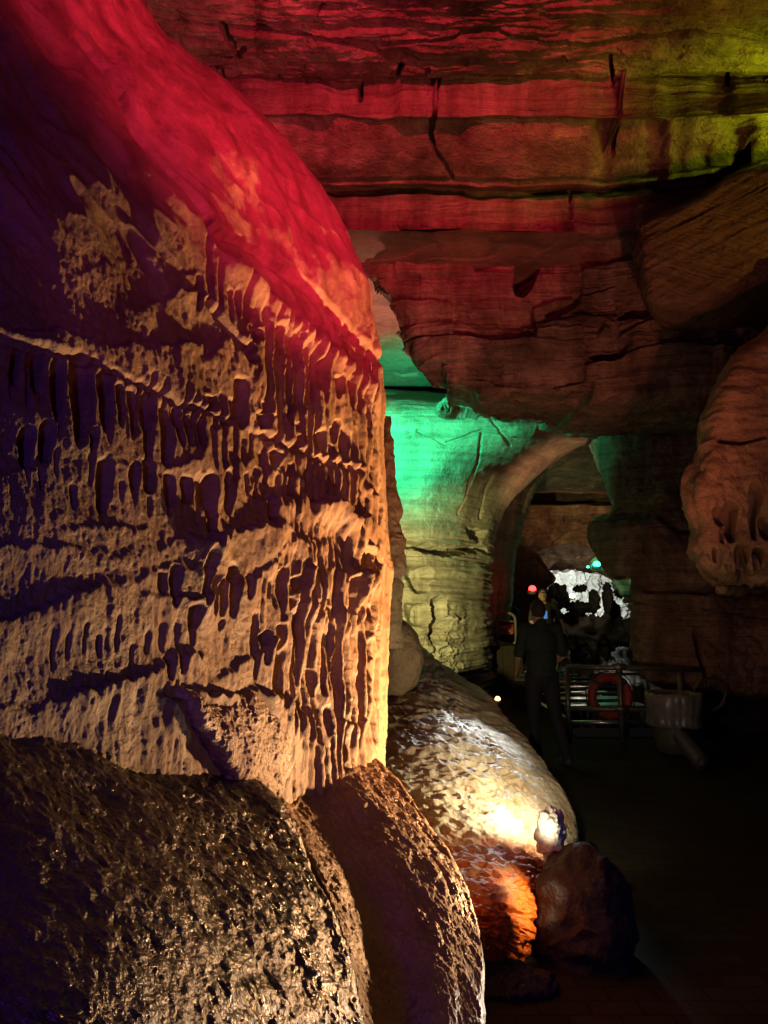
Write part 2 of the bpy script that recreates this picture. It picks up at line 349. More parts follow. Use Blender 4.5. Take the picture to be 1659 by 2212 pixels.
FL = c1([(120,270,38,130),(290,330,50,160),(450,480,55,220),(640,560,88,300),(835,550,65,200),(965,590,45,140),(1075,660,50,200),(1185,760,45,270),(1335,840,55,210),(1445,760,35,140),(1520,760,35,110),(1630,820,25,80),(230,930,60,130),(380,900,60,140),(735,880,35,90),(845,1240,60,190),(1065,1170,40,110),(1180,1170,50,100),(1350,1260,45,110),(1490,1290,45,110),(1610,1310,45,140)]) \
   + c2([(35,100,30,110),(475,420,30,50),(530,400,30,55),(612,640,40,290),(705,850,46,420),(715,450,36,110),(785,740,28,360),(855,760,40,350),(895,510,15,60),(945,940,35,420),(1005,940,28,420),(1060,720,30,130),(1060,1280,35,110),(1180,850,35,70),(1270,880,25,90),(1150,1210,30,70),(1225,1330,30,100),(475,560,25,60),(170,970,50,60),(400,1000,50,190),(590,1010,35,50),(570,1140,50,60),(335,1060,30,80),(850,1200,35,35),(690,1410,45,50),(20,970,20,20),(850,1300,35,40),(1340,700,14,300),(1400,900,12,350),(1450,1000,10,350)]) \
   + c3([(340,110,30,80),(425,110,30,90),(490,180,40,180),(605,110,30,110),(865,220,25,80),(240,90,30,50),(195,680,30,60),(275,680,32,110),(445,650,30,130),(505,710,32,110),(565,740,30,110),(630,720,32,130),(570,930,22,30),(390,890,40,80),(715,730,20,60),(765,1070,22,180),(825,1010,30,50),(825,1120,20,50),(850,690,20,50),(920,720,30,120),(915,1010,30,60),(915,1240,38,170),(1010,690,25,50),(1000,810,18,30),(1015,1100,25,260),(1010,1450,20,40),(1110,690,28,90),(1130,830,20,60),(1095,1510,18,60),(1135,1310,25,90),(1145,1480,25,70),(1150,1600,25,60),(1245,1080,10,200),(1275,1380,18,280),(1185,850,15,40),(1240,850,15,30),(1270,850,12,25),(1320,1400,12,280),(1355,760,20,120),(1405,880,15,50),(1410,1350,14,300),(1470,1150,14,100),(1420,560,25,110),(1465,520,25,60),(1470,850,12,50),(1495,1350,10,300),(1530,1250,8,350),(250,1200,26,70),(320,1190,20,60)])
def h_wall(X, U, V, Y):
    n_big = fbm(X, 1.6, 3); n_mid = fbm(X, (9, 9, 5), 3); n_fine = fbm(X, (42, 42, 30), 3)
    nj = fbm(X, (26, 26, 9), 2)
    low = sst(470, 700, V + 0.25 * (300 - U) )                                  # fluted zone against the smooth upper wall
    h = 0.05 * n_big * (1 - 0.55 * low) + 0.018 * low * fbm(X + 4, (2.6, 2.6, 4.2), 2)
    wu = U + 3 * fbm(X, (5, 5, 4), 2) + 1.0 * n_fine
    wv = V + 26 * fbm(X, (11, 11, 6), 2)
    scale = np.clip(Y / 2.6, 0.45, 1.2)
    f = pits(wu, wv, [(a, b, c * 1.08, d * 1.25, min(0.030 + c * 0.0023, 0.078)) for a, b, c, d in FL], 1.0, 0.32)
    fr = np.random.RandomState(5); rows_ = []
    for (u0, v0), (u1, v1), n, ln in (((470, 640), (800, 800), 17, 70), ((330, 860), (640, 960), 15, 55), ((640, 1010), (815, 1060), 10, 45), ((460, 1010), (620, 1050), 8, 50), ((560, 1260), (820, 1290), 14, 95), ((640, 1400), (825, 1430), 10, 120), ((620, 1560), (825, 1575), 11, 60), ((20, 840), (300, 900), 9, 70), ((60, 1010), (420, 1080), 12, 45), ((120, 1400), (420, 1370), 10, 40)):
        for q in np.linspace(0, 1, n):
            rows_.append((u0 + (u1 - u0) * q + fr.normal(0, 3), v0 + (v1 - v0) * q + fr.normal(0, 22), fr.uniform(5, 9), ln * fr.uniform(.5, 1.2), fr.uniform(.012, .028)))
    f = np.minimum(f, pits(wu, wv, rows_, 1.0, 0.15))
    h = h + f * scale
    # ribs between the flutes: close vertical folds, broken up along their length
    rib = ridge(np.stack([U * 0.052 + 1.3 * fbm(X, (3, 3, 2.5), 2), V * 0.0035, 0 * U], -1), 1.0, 1)
    mask = sst(-0.25, 0.25, fbm(X, (2.2, 2.2, 1.8), 2) + 0.5 * sst(500, 800, U) - 0.1) * low
    h = h + 0.008 * rib * mask * scale
    far = sst(560, 700, U) * sst(700, 800, V) * (0.35 + 0.65 * sst(-.2, .3, fbm(X + 2, (3, 3, 2.5), 2)))
    fold = np.abs(np.sin(U * 0.20 + 1.7 * fbm(X, (3, 3, 1.2), 2)))
    h = h + 0.022 * fold * far * scale - 0.006 * far * sst(0.1, 0.5, fbm(X, (12, 12, 14), 2))
    # bulges that jut out below a hollow
    J = 26 * nj
    for pl, A, L, so in (([(430, 1172), (470, 1160), (520, 1142), (560, 1135), (620, 1152), (668, 1185)], 0.062, 130, 8),
                         ([(600, 1088), (650, 1076), (700, 1092), (780, 1122)], 0.07, 80, 7),
                         ([(676, 1220), (740, 1238), (805, 1216)], 0.06, 110, 6),
                         ([(-240, 1180), (0, 1185), (200, 1192), (440, 1175)], 0.035, 60, 8),
                         ([(-240, 1360), (0, 1345), (100, 1312), (200, 1272), (300, 1242), (420, 1232)], 0.06, 110, 12),
                         ([(60, 1540), (180, 1502), (300, 1450), (400, 1418)], 0.04, 70, 9),
                         ([(-240, 705), (0, 715), (300, 745), (400, 742)], 0.045, 70, 9),
                         ([(330, 655), (440, 640)], 0.03, 60, 8),
                         ([(520, 1000), (600, 1010), (640, 1030)], 0.03, 50, 8),
                         ([(380, 1500), (560, 1492), (640, 1530)], 0.06, 140, 8)):
        h = h + bulge(U, V, pl, A * 0.55, L * .8, so, J + 26 * fbm(X, (5, 5, 3), 2)) * scale * (0.35 + 1.3 * sst(-.35, .4, fbm(X + 9, (3.5, 3.5, 3.5), 2)))
    tb = V / 165 + U / 900 + 0.9 * fbm(X + 7, (1.6, 1.6, 1.8), 2) + 0.10 * nj
    sw = tb - np.floor(tb); sw = np.exp(-3.2 * sw) * sst(0, .09, sw)
    h = h + 0.022 * scale * low * sw * sst(-.1, .35, fbm(X + 21, (2.4, 2.4, 2.8), 2))
    px = np.stack([U * 0.045, V * 0.060, X[..., 2] * 2], -1)
    h = h + scale * (0.0036 * fbm(px * (1.3, .7, 1), 1.0, 3, 0.55) + 0.0018 * ridge(px + 5, (1.8, .7, 1), 2)) * (0.45 + .55 * low) * (1.25 - 0.6 * sst(300, 800, U))
    lip = [(-240, 690), (0, 735), (110, 762), (210, 775), (285, 812), (385, 855), (480, 896), (600, 946), (690, 986), (768, 1012)]
    d = V + 12 * nj + 9 * fbm(X, (4, 4, 4), 2) - np.interp(U, *zip(*lip))
    on = 1 - sst(760, 790, U)
    h = h + on * scale * (0.011 * np.exp(-((d + 7) / 7) ** 2) * sst(-.05, .3, fbm(X, 4, 2) + .1) - 0.032 * np.exp(-((d - 7) / 6.5) ** 2) * sst(-0.1, 0.3, fbm(X, 5, 2) + 0.25) - 0.006 * sst(0, 10, d) * np.exp(-(d / 120) ** 2))
    # creases of the smooth upper wall
    up = 1 - low
    q = np.stack([(U * 0.80 - V * 0.60) * 0.012, (U * 0.6 + V * 0.8) * 0.0028, 0 * U + 3], -1)
    h = h + up * (0.040 * fbm(q, 1.0, 2) + 0.012 * ridge(q, 2.3, 2))
    jj = 4 * n_mid
    h = h + crack(U, V, [(155, 80), (260, 200), (330, 320), (400, 430), (440, 480)], 13, 0.022, jj)
    h = h + crack(U, V, [(440, 470), (447, 560), (452, 660)], 7, 0.02, jj)
    h = h + crack(U, V, [(470, 510), (560, 540), (640, 600), (720, 670), (812, 780)], 15, 0.035, jj)
    h = h + crack(U, V, [(445, 655), (520, 745), (545, 775)], 12, 0.03, jj)
    h = h + 0.03 * np.exp(-((V - 555 - 0.85 * (U - 470)) / 22) ** 2) * sst(460, 500, U) * (1 - sst(790, 825, U))
    h = h + pits(U, V, [(500, 260, 20, 80, 0.03, -0.6), (560, 330, 14, 60, 0.02, -0.6), (340, 250, 12, 70, 0.015, -0.5)], 1, 0.1)
    h = h + crack(U, V, [(560, 1790 - 900), (600, 905)], 3, 0.01)
    h = h * (1 - .6 * sst(785, 825, U) * low)
    h = h + (0.008 * n_mid + 0.0036 * n_fine * (0.5 + low) + 0.004 * low * fbm(X, (60, 60, 14), 2)) * np.clip(scale, 0.6, 1)
    return h
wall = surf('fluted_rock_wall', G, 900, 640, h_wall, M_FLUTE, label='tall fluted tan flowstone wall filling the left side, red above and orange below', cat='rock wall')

# ------------------------------------------------------------------ mounds under the wall
B1S = [(1440, 330), (1500, 402), (1560, 436), (1610, 470), (1700, 560), (1800, 640), (1900, 700), (2020, 748), (2150, 780), (2300, 800), (2450, 815)]
G = []
for v, Ys, Yl in ((1440, 2.5, 1.3), (1505, 1.98, 0.98), (1600, 1.84, 0.86), (1720, 1.70, 0.80), (1860, 1.56, 0.74), (2000, 1.42, 0.68), (2150, 1.30, 0.62), (2300, 1.2, 0.58), (2450, 1.1, 0.54)):
    us = np.interp(v, *zip(*B1S)); r = []
    for s in (0, .15, .3, .45, .6, .75, .88, .96):
        u = -240 + s * (us + 240); r.append((u, v, 1 / ((1 - s) / Yl + s / Ys) - 0.09 * math.sin(math.pi * s) ** 1.0))
    r += [(us, v, Ys), (us - 12, v + 12, Ys + 0.14), (us - 60, v + 40, Ys + 0.35)]
    G.append(r)
def h_b1(X, U, V, Y):
    c = cell(X, (26, 20, 17)); c2_ = cell(X + 5, (55, 45, 36))
    ck = np.clip(Y / 1.5, 0.5, 1.1)
    return ck * (0.034 * fbm(X, 2.6, 2) + 0.012 * fbm(X, (9, 9, 5), 3) + 0.003 * (c - 0.5) + 0.002 * (c2_ - .5) + 0.0026 * ridge(np.stack([X[..., 0] + .3 * X[..., 2], X[..., 1], X[..., 2] - .3 * X[..., 0]], -1), (36, 36, 16), 2) + 0.003 * fbm(X, 60, 2) + 0.007 * fbm(np.stack([U * .022 - V * .012, V * .020 + U * .006, 0 * U], -1), 1.0, 4, .62))
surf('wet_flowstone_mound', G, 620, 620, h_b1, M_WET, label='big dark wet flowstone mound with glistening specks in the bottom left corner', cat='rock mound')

def YA(u, v):
    us = np.interp(v, *zip(*SIL)); Ys = np.interp(v, *zip(*yS)); Yl = np.interp(v, *zip(*yL)); q = (u + 240) / (us + 240)
    return 1 / ((1 - q) / Yl + q / Ys) - 0.05 * math.sin(math.pi * q)
B2S = [(1600, 800), (1640, 815), (1665, 836), (1710, 880), (1790, 932), (1870, 982), (1960, 1022), (2050, 1040), (2120, 1046), (2212, 1042), (2330, 1034), (2450, 1020)]
G = []
for v, Ys, Yl in ((1590, 3.3, 2.35), (1640, 2.86, 1.98), (1700, 2.76, 1.86), (1790, 2.6, 1.78), (1880, 2.42, 1.72), (1980, 2.24, 1.66), (2090, 2.06, 1.58), (2212, 1.92, 1.5), (2330, 1.8, 1.42), (2450, 1.7, 1.35)):
    us = np.interp(v, *zip(*B2S)); ul = np.interp(v, *zip(*B1S)) - 70; ul = ul if v > 1700 else ul + (1700 - v) * 0.2; r = []
    for s in (0, .1, .2, .32, .46, .6, .7, .8, .9, .97):
        Yv = 1 / ((1 - s) / Yl + s / Ys)
        Yv += -0.10 * math.exp(-((s - 0.2) / 0.1) ** 2) + 0.03 * math.exp(-((s - 0.46) / 0.14) ** 2) - 0.085 * math.exp(-((s - 0.76) / 0.2) ** 2)
        r.append((ul + s * (us - ul), v, Yv))
    r += [(us, v, Ys), (us - 8, v + 10, Ys + 0.16), (us - 50, v + 30, Ys + 0.5)]
    G.append(r)
def h_b2(X, U, V, Y):
    c = cell(X, (34, 26, 24))
    return 0.022 * fbm(X, 3, 2) + 0.011 * fbm(X, (12, 12, 8), 3) + 0.005 * (c - .5) + 0.0035 * fbm(X, 75, 2) + crack(U, V, [(930, 1850), (950, 1880), (975, 1930)], 6, 0.02)
surf('rusty_flowstone_mound', G, 560, 460, h_b2, M_MOUND, label='rounded rust brown flowstone mound directly below the bottom of the fluted curtain', cat='rock mound')
G = []
for v, o in ((1455, .12), (1485, .0), (1520, -.06), (1580, -.09), (1640, -.09), (1700, -.03), (1760, .1)):
    us = np.interp(v, [1455, 1500, 1560, 1620, 1680, 1760], [545, 590, 628, 640, 632, 600]); ul = np.interp(v, *zip(*B1S)) - 60
    r = []
    for q in (0, .25, .5, .75, .92):
        u = ul + q * (us - ul); r.append((u, v + 10 * math.sin(3 * q), YA(u, v) + o * math.sin(math.pi * min(.5, q)) + .12 * (q == 0) - .01))
    G.append(r + [(us, v, YA(us, v) + .02), (us + 8, v, YA(us, v) + .2), (us - 20, v, YA(us, v) + .5)])
surf('bumpy_flowstone_lobe', G, 260, 260, lambda X, U, V, Y: h_b2(X, U, V, Y) * 1.2, M_MOUND, label='small bumpy brown flowstone lobe between the dark wet mound and the fluted curtain', cat='rock lobe')

# ------------------------------------------------------------------ scalloped slope, orange bulge, boulder, knob
RID = [(1400, 870), (1430, 905), (1500, 960), (1560, 1000), (1650, 1080), (1760, 1130), (1840, 1160), (1900, 1150), (1980, 1135), (2100, 1100)]
CS = [(1400, 900), (1418, 935), (1460, 990), (1510, 1060), (1570, 1110), (1640, 1170), (1710, 1222), (1760, 1242), (1830, 1250), (1880, 1200), (1950, 1175), (2030, 1165), (2100, 1140)]
G = []
for v, Yr in ((1385, 9.4), (1412, 8.2), (1450, 7.4), (1500, 6.6), (1560, 5.9), (1640, 5.2), (1720, 4.75), (1800, 4.4), (1850, 4.14), (1890, 3.92), (1930, 3.74), (1975, 3.61), (2020, 3.57), (2065, 3.64), (2110, 3.95)):
    ur = np.interp(v, *zip(*RID)); us = np.interp(v, *zip(*CS)); r = []
    r += [(740, v - 25, Yr + 0.4), (800, v - 12, Yr + 0.1), (ur - 0.55 * (ur - 800), v, Yr - 0.2), (ur - 0.2 * (ur - 800), v, Yr - 0.22), (ur, v, Yr)]
    r += [(ur * .6 + us * .4, v, Yr + 0.10), (ur * .2 + us * .8, v, Yr + 0.32), (us, v, Yr + 0.6), (us - 8, v + 20, Yr + 1.0), (us - 50, v + 50, Yr + 1.6)]
    G.append(r)
def h_c(X, U, V, Y):
    w2 = X + 0.06 * fbm(X, 4, 2)[..., None]
    sc = cell(np.stack([w2[..., 0] * 9, w2[..., 1] * 20 + w2[..., 0] * 7, w2[..., 2] * 10], -1), 1.0)
    lit = 1 - sst(0, 60, U - np.interp(V, *zip(*RID)))
    k = np.clip(Y / 5, 0.75, 1.5)
    return 0.06 * fbm(X, 1.8, 3) + 0.04 * k * (sc - 0.5) * (0.35 + 0.65 * lit) + 0.004 * fbm(X, 40, 2) + k * (.25 + .75 * lit) * (0.032 * ridge(np.stack([U * .018 + V * .01, V * .062 - U * .016, 0 * U], -1) + .25 * fbm(X, 7, 2)[..., None], 1.0, 2) + .009 * fbm(np.stack([U * .05, V * .14, 0 * U], -1), 1.0, 3)) - 0.035 * np.exp(-(((U - 1055) / 48) ** 2 + ((V - 1722) / 22) ** 2))
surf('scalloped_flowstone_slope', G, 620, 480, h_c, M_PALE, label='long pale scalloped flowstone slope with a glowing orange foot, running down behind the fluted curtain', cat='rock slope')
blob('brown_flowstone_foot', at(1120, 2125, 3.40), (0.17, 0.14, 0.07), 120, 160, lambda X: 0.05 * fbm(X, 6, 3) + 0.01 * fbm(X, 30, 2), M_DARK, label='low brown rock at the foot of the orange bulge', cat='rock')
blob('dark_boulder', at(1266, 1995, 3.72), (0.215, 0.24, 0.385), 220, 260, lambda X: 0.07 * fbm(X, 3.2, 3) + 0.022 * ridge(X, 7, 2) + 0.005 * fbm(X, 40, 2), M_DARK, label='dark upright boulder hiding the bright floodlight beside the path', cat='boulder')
blob('calcite_knob', at(1190, 1800, 3.90), (0.08, 0.08, 0.135), 160, 180, lambda X: 0.05 * fbm(X, 10, 3) + 0.03 * (.5 - cell(X, 16)) + 0.006 * fbm(X, 60, 2), M_WHITE, label='small bright white calcite knob on top of the slope beside the dark boulder', cat='rock knob')

# ------------------------------------------------------------------ columns just behind the curtain edge
def column(name, pts, nr, nc, mat, hf, **tags):
    """pts: (u, v, Y, r) down a formation, turned round its own axis"""
    C = P([p[0] for p in pts], [p[1] for p in pts], [p[2] for p in pts]); r = np.array([p[3] for p in pts])
    t = np.linspace(0, len(pts) - 1, nr); k = np.arange(len(pts))
    cx, cy, cz, rr = (np.interp(t, k, a) for a in (C[:, 0], C[:, 1], C[:, 2], r))
    ker = np.ones(9) / 9; rr = np.convolve(np.pad(rr, 4, 'edge'), ker, 'valid')
    ph = np.linspace(0, 2 * math.pi, nc, endpoint=False)
    D = np.stack([np.cos(ph), np.sin(ph), 0 * ph], -1)[None]
    X = np.stack([cx, cy, cz], -1)[:, None, :] + D * rr[:, None, None]
    X = X + D * hf(X)[..., None]
    base = X[-1].mean(0)
    me = quads_mesh(name, (X - base).reshape(-1, 3), nr, nc, wrap=True)
    o = link(name, me, mat); o.location = base
    return tag(o, **tags)
hcol = lambda X: 0.05 * fbm(X, (4, 4, 5), 3) + 0.02 * (0.5 - cell(X, (9, 9, 7))) + 0.008 * fbm(X, 26, 2)
column('knobbly_column', [(835, 900, 5.6, .02), (836, 1010, 5.6, .07), (838, 1100, 5.6, .10), (842, 1150, 5.6, .08), (846, 1165, 5.6, .11), (846, 1230, 5.6, .12), (848, 1250, 5.6, .09), (846, 1262, 5.6, .115), (842, 1330, 5.6, .10), (836, 1400, 5.6, .12)], 420, 200, M_KNOB, hcol, label='narrow knobbly grey brown column standing just behind the right edge of the curtain', cat='rock column')
blob('domed_stalagmite', at(858, 1425, 6.4), (0.23, 0.26, 0.36), 220, 240, lambda X: 0.04 * fbm(X, 3, 2) + 0.016 * (cell(X, (14, 14, 16)) - .5), M_KNOB, label='domed grey stalagmite mound at the top of the scalloped slope', cat='stalagmite')

# ------------------------------------------------------------------ ceiling with its stepped beds
cu = list(range(150, 1830, 24))
jr = np.random.RandomState(11)
def walk(n, a, b):
    x = np.cumsum(jr.normal(0, a, n)); x -= np.linspace(x[0], x[-1], n); return x + b * np.repeat(jr.normal(0, 1, n // 6 + 1), 6)[:n]
JV = [walk(len(cu), 1.3, 1.1) for _ in range(5)]; JY = [walk(len(cu), .012, .03) for _ in range(5)]
prof = [(-420, 4.5), (-200, 5.2), (0, 6.05), (90, 6.5), (152, 6.95), (158, 7.12), (166, 7.06), (205, 7.08), (250, 7.10), (258, 7.2), (300, 7.42), (350, 7.76), (380, 8.0), (386, 8.12), (396, 8.14), (402, 8.55), (416, 8.6), (421, 8.42), (455, 8.44), (492, 8.45), (498, 8.6), (522, 8.95), (530, 9.05), (545, 9.1), (552, 9.5), (556, 10.2)]
G = []
for v0, Y0 in prof:
    r = []
    for ci, u in enumerate(cu):
        gi = 0 if v0 < 200 else 1 if v0 < 340 else 2 if v0 < 430 else 3 if v0 < 515 else 4
        v = v0 + (u - 1000) * 0.012 + JV[gi][ci]
        Y = Y0 + JY[0 if v0 < 140 else 1 if v0 < 255 else 2 if v0 < 400 else 3 if v0 < 496 else 4][ci]
        if u > 1300: v += -(u - 1300) * 0.10 * sst(140, 420, v0); Y -= (u - 1300) * 0.0022 * sst(150, 350, v0)
        if u < 700: v += (700 - u) * 0.02
        r.append((u, v, Y))
    G.append(r)
def h_ceil(X, U, V, Y):
    bed = fbm(X, (0.5, 0.5, 7), 3); rough = fbm(X, (1.2, 1.2, 2), 4)
    top = 1 - sst(140, 170, V)
    q = np.stack([U * 0.0035, V * 0.035 + 0.5 * rough, 0 * U], -1)
    h = 0.05 * bed + 0.05 * rough * (0.4 + 1.6 * top) + top * (0.05 * ridge(q, 1.0, 3) + .05 * fbm(q * (2.5, 2.2, 1), 1.0, 4, .6))
    step = np.floor(6 * (0.5 + 0.5 * fbm(q, (0.8, 1.1, 1), 2))) / 6
    h = h + top * 0.10 * step
    j = 2.5 * fbm(X, 5, 2)
    h = h + crack(U, V, [(950, 160), (944, 200), (940, 240), (931, 290), (936, 320), (962, 358), (976, 382)], 5.5, 0.7, j)
    h = h + crack(U, V, [(1318, 120), (1322, 160), (1336, 205), (1342, 245), (1326, 290), (1322, 335)], 5, 0.6, j)
    h = h + crack(U, V, [(478, 40), (492, 62), (500, 82)], 9, 0.45, j) + crack(U, V, [(524, 92), (505, 112)], 8, 0.45, j) + crack(U, V, [(462, 134), (476, 142)], 9, 0.4, j)
    for p in ([(690, 12), (700, 4)], [(868, 130), (860, 155)], [(925, 128), (918, 140)], [(780, 180), (778, 215)], [(1215, 110), (1222, 124)], [(590, 150), (604, 146)], [(1570, 140), (1572, 180)], [(1000, 120), (1006, 126)]):
        h = h + crack(U, V, p, 5, 0.25, j)
    h = h + crack(U, V, [(330, 20), (560, 52), (800, 88), (1050, 60), (1300, 92), (1500, 60), (1700, 85)], 6, 0.12, 5 * rough)
    h = h + crack(U, V, [(640, 60), (900, 118), (1100, 122), (1320, 118), (1550, 122), (1700, 118)], 5, 0.10, 5 * rough)
    h = h + crack(U, V, [(1232, 424), (1234, 470)], 4, 0.2, j)
    h = h - 0.9 * sst(0, 10, np.minimum(np.minimum(U - (1520 + 0.35 * (430 - V)), 1622 - U), np.minimum((V - 440 + (U - 1520) * 1.35), 440 - V)))
    # thin drip fringe hanging from the ledges
    h = h + 0.05 * np.exp(-((V - 490 - 7 * fbm(X, (7, 7, 1), 2)) / 5) ** 2) * sst(-0.1, 0.3, fbm(X, (6, 6, 1), 2))
    return h
surf('ceiling', G, 620, 900, h_ceil, M_LIME, smooth=(False, True), kind='structure')

# ------------------------------------------------------------------ rock face hanging behind the ledges
JL = [(500, 660), (560, 735), (600, 775), (640, 825), (690, 880), (740, 912), (800, 938), (840, 956)]
JB = [(950, 846), (1000, 862), (1100, 893), (1140, 925), (1180, 945), (1300, 950), (1500, 960)]
G = []
for v0, Y0 in ((505, 8.75), (540, 8.95), (620, 9.0), (700, 9.05), (780, 9.08), (828, 9.1), (842, 9.25), (856, 9.7), (872, 10.3), (884, 11.2), (896, 12.4)):
    ul = np.interp(min(v0, 840), *zip(*JL)); r = [(ul + 60, v0, Y0 + 1.8), (ul + 6, v0, Y0 + 0.9), (ul, v0, Y0 + 0.25)]
    for s in (0.04, .14, .28, .42, .56, .7, .85, 1.0):
        u = ul + s * (1900 - ul); v = v0
        if v0 > 800: v = v0 + 28 * sst(960, 1180, u) * (v0 - 800) / 60 * (1 if v0 < 900 else 0.9)
        r.append((u, v, Y0 - 0.35 * sst(1250, 1600, u)))
    G.append(r)
def h_j(X, U, V, Y):
    bed = fbm(X, (0.6, 0.6, 9), 3); rough = fbm(X, (1.5, 1.5, 1.5), 4); st = fbm(X, (5, 5, 0.7), 2)
    j = 4 * rough
    bz = X[..., 2] * 2.6 + 1.2 * fbm(X, (.5, .5, .8), 2); bl = _g[(np.floor(bz).astype(int) * 7 + np.floor(X[..., 0] * .9 + 3 * _g[np.floor(bz).astype(int) % 256, 0]).astype(int)) % 256, 1]
    h = 0.06 * bed + 0.09 * rough + 0.04 * st + 0.03 * fbm(X, 9, 2) + 0.15 * bl * sst(0, .08, bz - np.floor(bz))
    h = h + pits(U + 6 * rough, V, [(1140, 578, 24, 64, 1.5, 0.28), (1215, 672, 40, 12, 0.2, -0.5), (1310, 760, 46, 26, 0.25), (1270, 735, 22, 34, 0.25)], 1, 0.75)
    h = h + crack(U, V, [(770, 600), (830, 640), (880, 700)], 5, 0.08, j)
    h = h + bulge(U, V, [(900, 690), (1000, 700), (1300, 730), (1500, 760)], 0.12, 120, 20, 30 * rough)
    h = h + bulge(U, V, [(1130, 705), (1350, 700)], 0.15, 60, 8, 20 * rough)
    h = h + bulge(U, V, [(1380, 690), (1460, 668), (1530, 672), (1545, 740)], .3, 100, 10, 10 * rough)
    return h
surf('hanging_rock_face', G, 520, 620, h_j, M_LIME, smooth=(False, True), label='broad rough bedded limestone face hanging above the archway, dull red and brown', cat='rock face')

# slot ceiling further back, seen left of the face
G = [[(u, v, (6.35 - EYE) / math.tan(PITCH + math.atan((CV - v) / F))) for u in (640, 760, 900, 1050, 1250)] for v in (500, 560, 640, 720, 790, 832)] + [[(u, v, Y) for u in (640, 760, 900, 1050, 1250)] for v, Y in ((838, 15.5), (846, 16.5))]
surf('upper_gallery_ceiling', G, 260, 260, lambda X, U, V, Y: 0.06 * fbm(X, (1, 1, 4), 3) + 0.05 * (np.floor(5 * fbm(X, (.7, .9, 1), 2)) / 5) * (1 - sst(700, 760, V)) + crack(U, V, [(850, 806), (868, 812), (900, 808)], 2.5, .1), M_SLAB, smooth=(False, True), kind='structure')

# ------------------------------------------------------------------ green wall with the left side of the arch
inn = [(1066, 1520), (1064, 1400), (1060, 1300), (1062, 1210), (1074, 1135), (1098, 1088), (1135, 1048), (1185, 1008), (1238, 976), (1262, 960)]
out = [(700, 1540), (700, 1420), (700, 1300), (700, 1180), (700, 1060), (700, 940), (770, 852), (965, 848), (1120, 868), (1290, 905)]
G = []
for (a, b), (c, d) in zip(inn, out):
    r = [(c, d, 14.0), (c * .85 + a * .15, d * .85 + b * .15, 12.6)]
    for s in (.3, .45, .6, .75, .87, .95): r.append((c * (1 - s) + a * s, d * (1 - s) + b * s, 12.2 + 0.35 * s + 7.0 * max(0, s - .62) ** 1.5))
    r += [(a, b, 14.6), (a - 2, b, 15.4), (a - 16, b - 4, 16.0)]
    G.append(r)
def h_f(X, U, V, Y):
    bed = fbm(X, (0.4, 0.4, 5), 3); low = sst(1130, 1190, V)
    h = 0.06 * bed * (0.3 + low) + 0.10 * fbm(X, 0.7, 2) + 0.02 * fbm(X, (3, 3, 6), 2)
    h = h + 0.10 * low * fbm(X + 3, (.5, .5, 9), 3)
    h = h + crack(U, V, [(820, 1165), (900, 1180), (960, 1192), (1040, 1185)], 12, 0.3, 9 * fbm(X, 3, 2))
    h = h + pits(U + 14 * fbm(X, 3, 2), V + 12 * fbm(X, 3, 2), [(905, 1250, 28, 30, .4), (900, 1330, 26, 26, .35), (945, 1345, 16, 60, .3), (1030, 1155, 20, 14, .2)], 1, .5)
    rr = fbm(X, (4, 4, 5), 3)
    h = h + 0.22 * rr * sst(1290, 1330, V) * np.exp(-((U - 950) / 45) ** 2)
    for p in ([(1040, 935), (1030, 1000), (1010, 1060), (990, 1110)], [(1075, 1010), (1050, 1060), (1040, 1120)], [(900, 930), (960, 960), (1040, 930), (1120, 940)], [(1000, 870), (1060, 905), (1100, 960)]):
        h = h + crack(U, V, p, 4, 0.05, 4 * fbm(X, 3, 2))
    return h
surf('smooth_arch_wall', G, 520, 520, h_f, M_GREY, label='smooth water worn wall lit green above and straw yellow below, left of the archway', cat='rock wall')
G = []
inn2 = [(1262, 960), (1280, 1005), (1298, 1045), (1312, 1095), (1290, 1140), (1284, 1185), (1306, 1240), (1345, 1290), (1352, 1400), (1372, 1462), (1420, 1482)]
out2 = [(1290, 905), (1400, 840), (1600, 800), (1750, 860), (1750, 1000), (1750, 1100), (1750, 1200), (1750, 1270), (1750, 1360), (1730, 1440), (1690, 1496)]
for k, ((a, b), (c, d)) in enumerate(zip(inn2, out2)):
    Yi = [12.8, 12.2, 11.9, 11.6, 11.3, 11.0, 10.6, 10.3, 10.0, 9.9, 10.0][k]
    a += 14
    G.append([(a + 16, b, Yi + 2.2), (a + 3, b, Yi + .9), (a, b, Yi + .3)] + [(a * (1 - s) + c * s, b * (1 - s) + d * s, Yi - 0.25 * math.sin(math.pi * min(1, s * 1.3)) - 0.5 * s) for s in (.06, .2, .35, .5, .7, 1.0)])
G.append([(p[0] + 10, p[1] + 6, p[2] + 0.8) for p in G[-1]]); G.append([(p[0] + 10, p[1] - 8, p[2] + 2.6) for p in G[-1]])
def h_g(X, U, V, Y):
    rough = fbm(X, 1.3, 4); up = 1 - sst(1240, 1290, V)
    h = 0.13 * rough + 0.06 * fbm(X, (.6, .6, 7), 3) * (1 - up) + up * 0.10 * fbm(X, (3, 3, 1.6), 3) + 0.03 * fbm(X, 8, 2)
    h = h + bulge(U, V, [(1290, 1130), (1400, 1150), (1520, 1160)], .25, 60, 16, 30 * rough)
    h = h - 0.35 * np.exp(-((V - 1262 - 10 * rough) / 13) ** 2) * sst(1320, 1360, U)
    h = h + crack(U, V, [(1500, 1370), (1510, 1420), (1530, 1480)], 5, .15) + crack(U, V, [(1330, 1300), (1500, 1310), (1640, 1330)], 4, .1, 4 * rough)
    return h
surf('bedded_arch_pier', G, 420, 420, h_g, M_LIME, label='brown bedded limestone pier on the right of the archway, undercut at its foot', cat='rock pier')

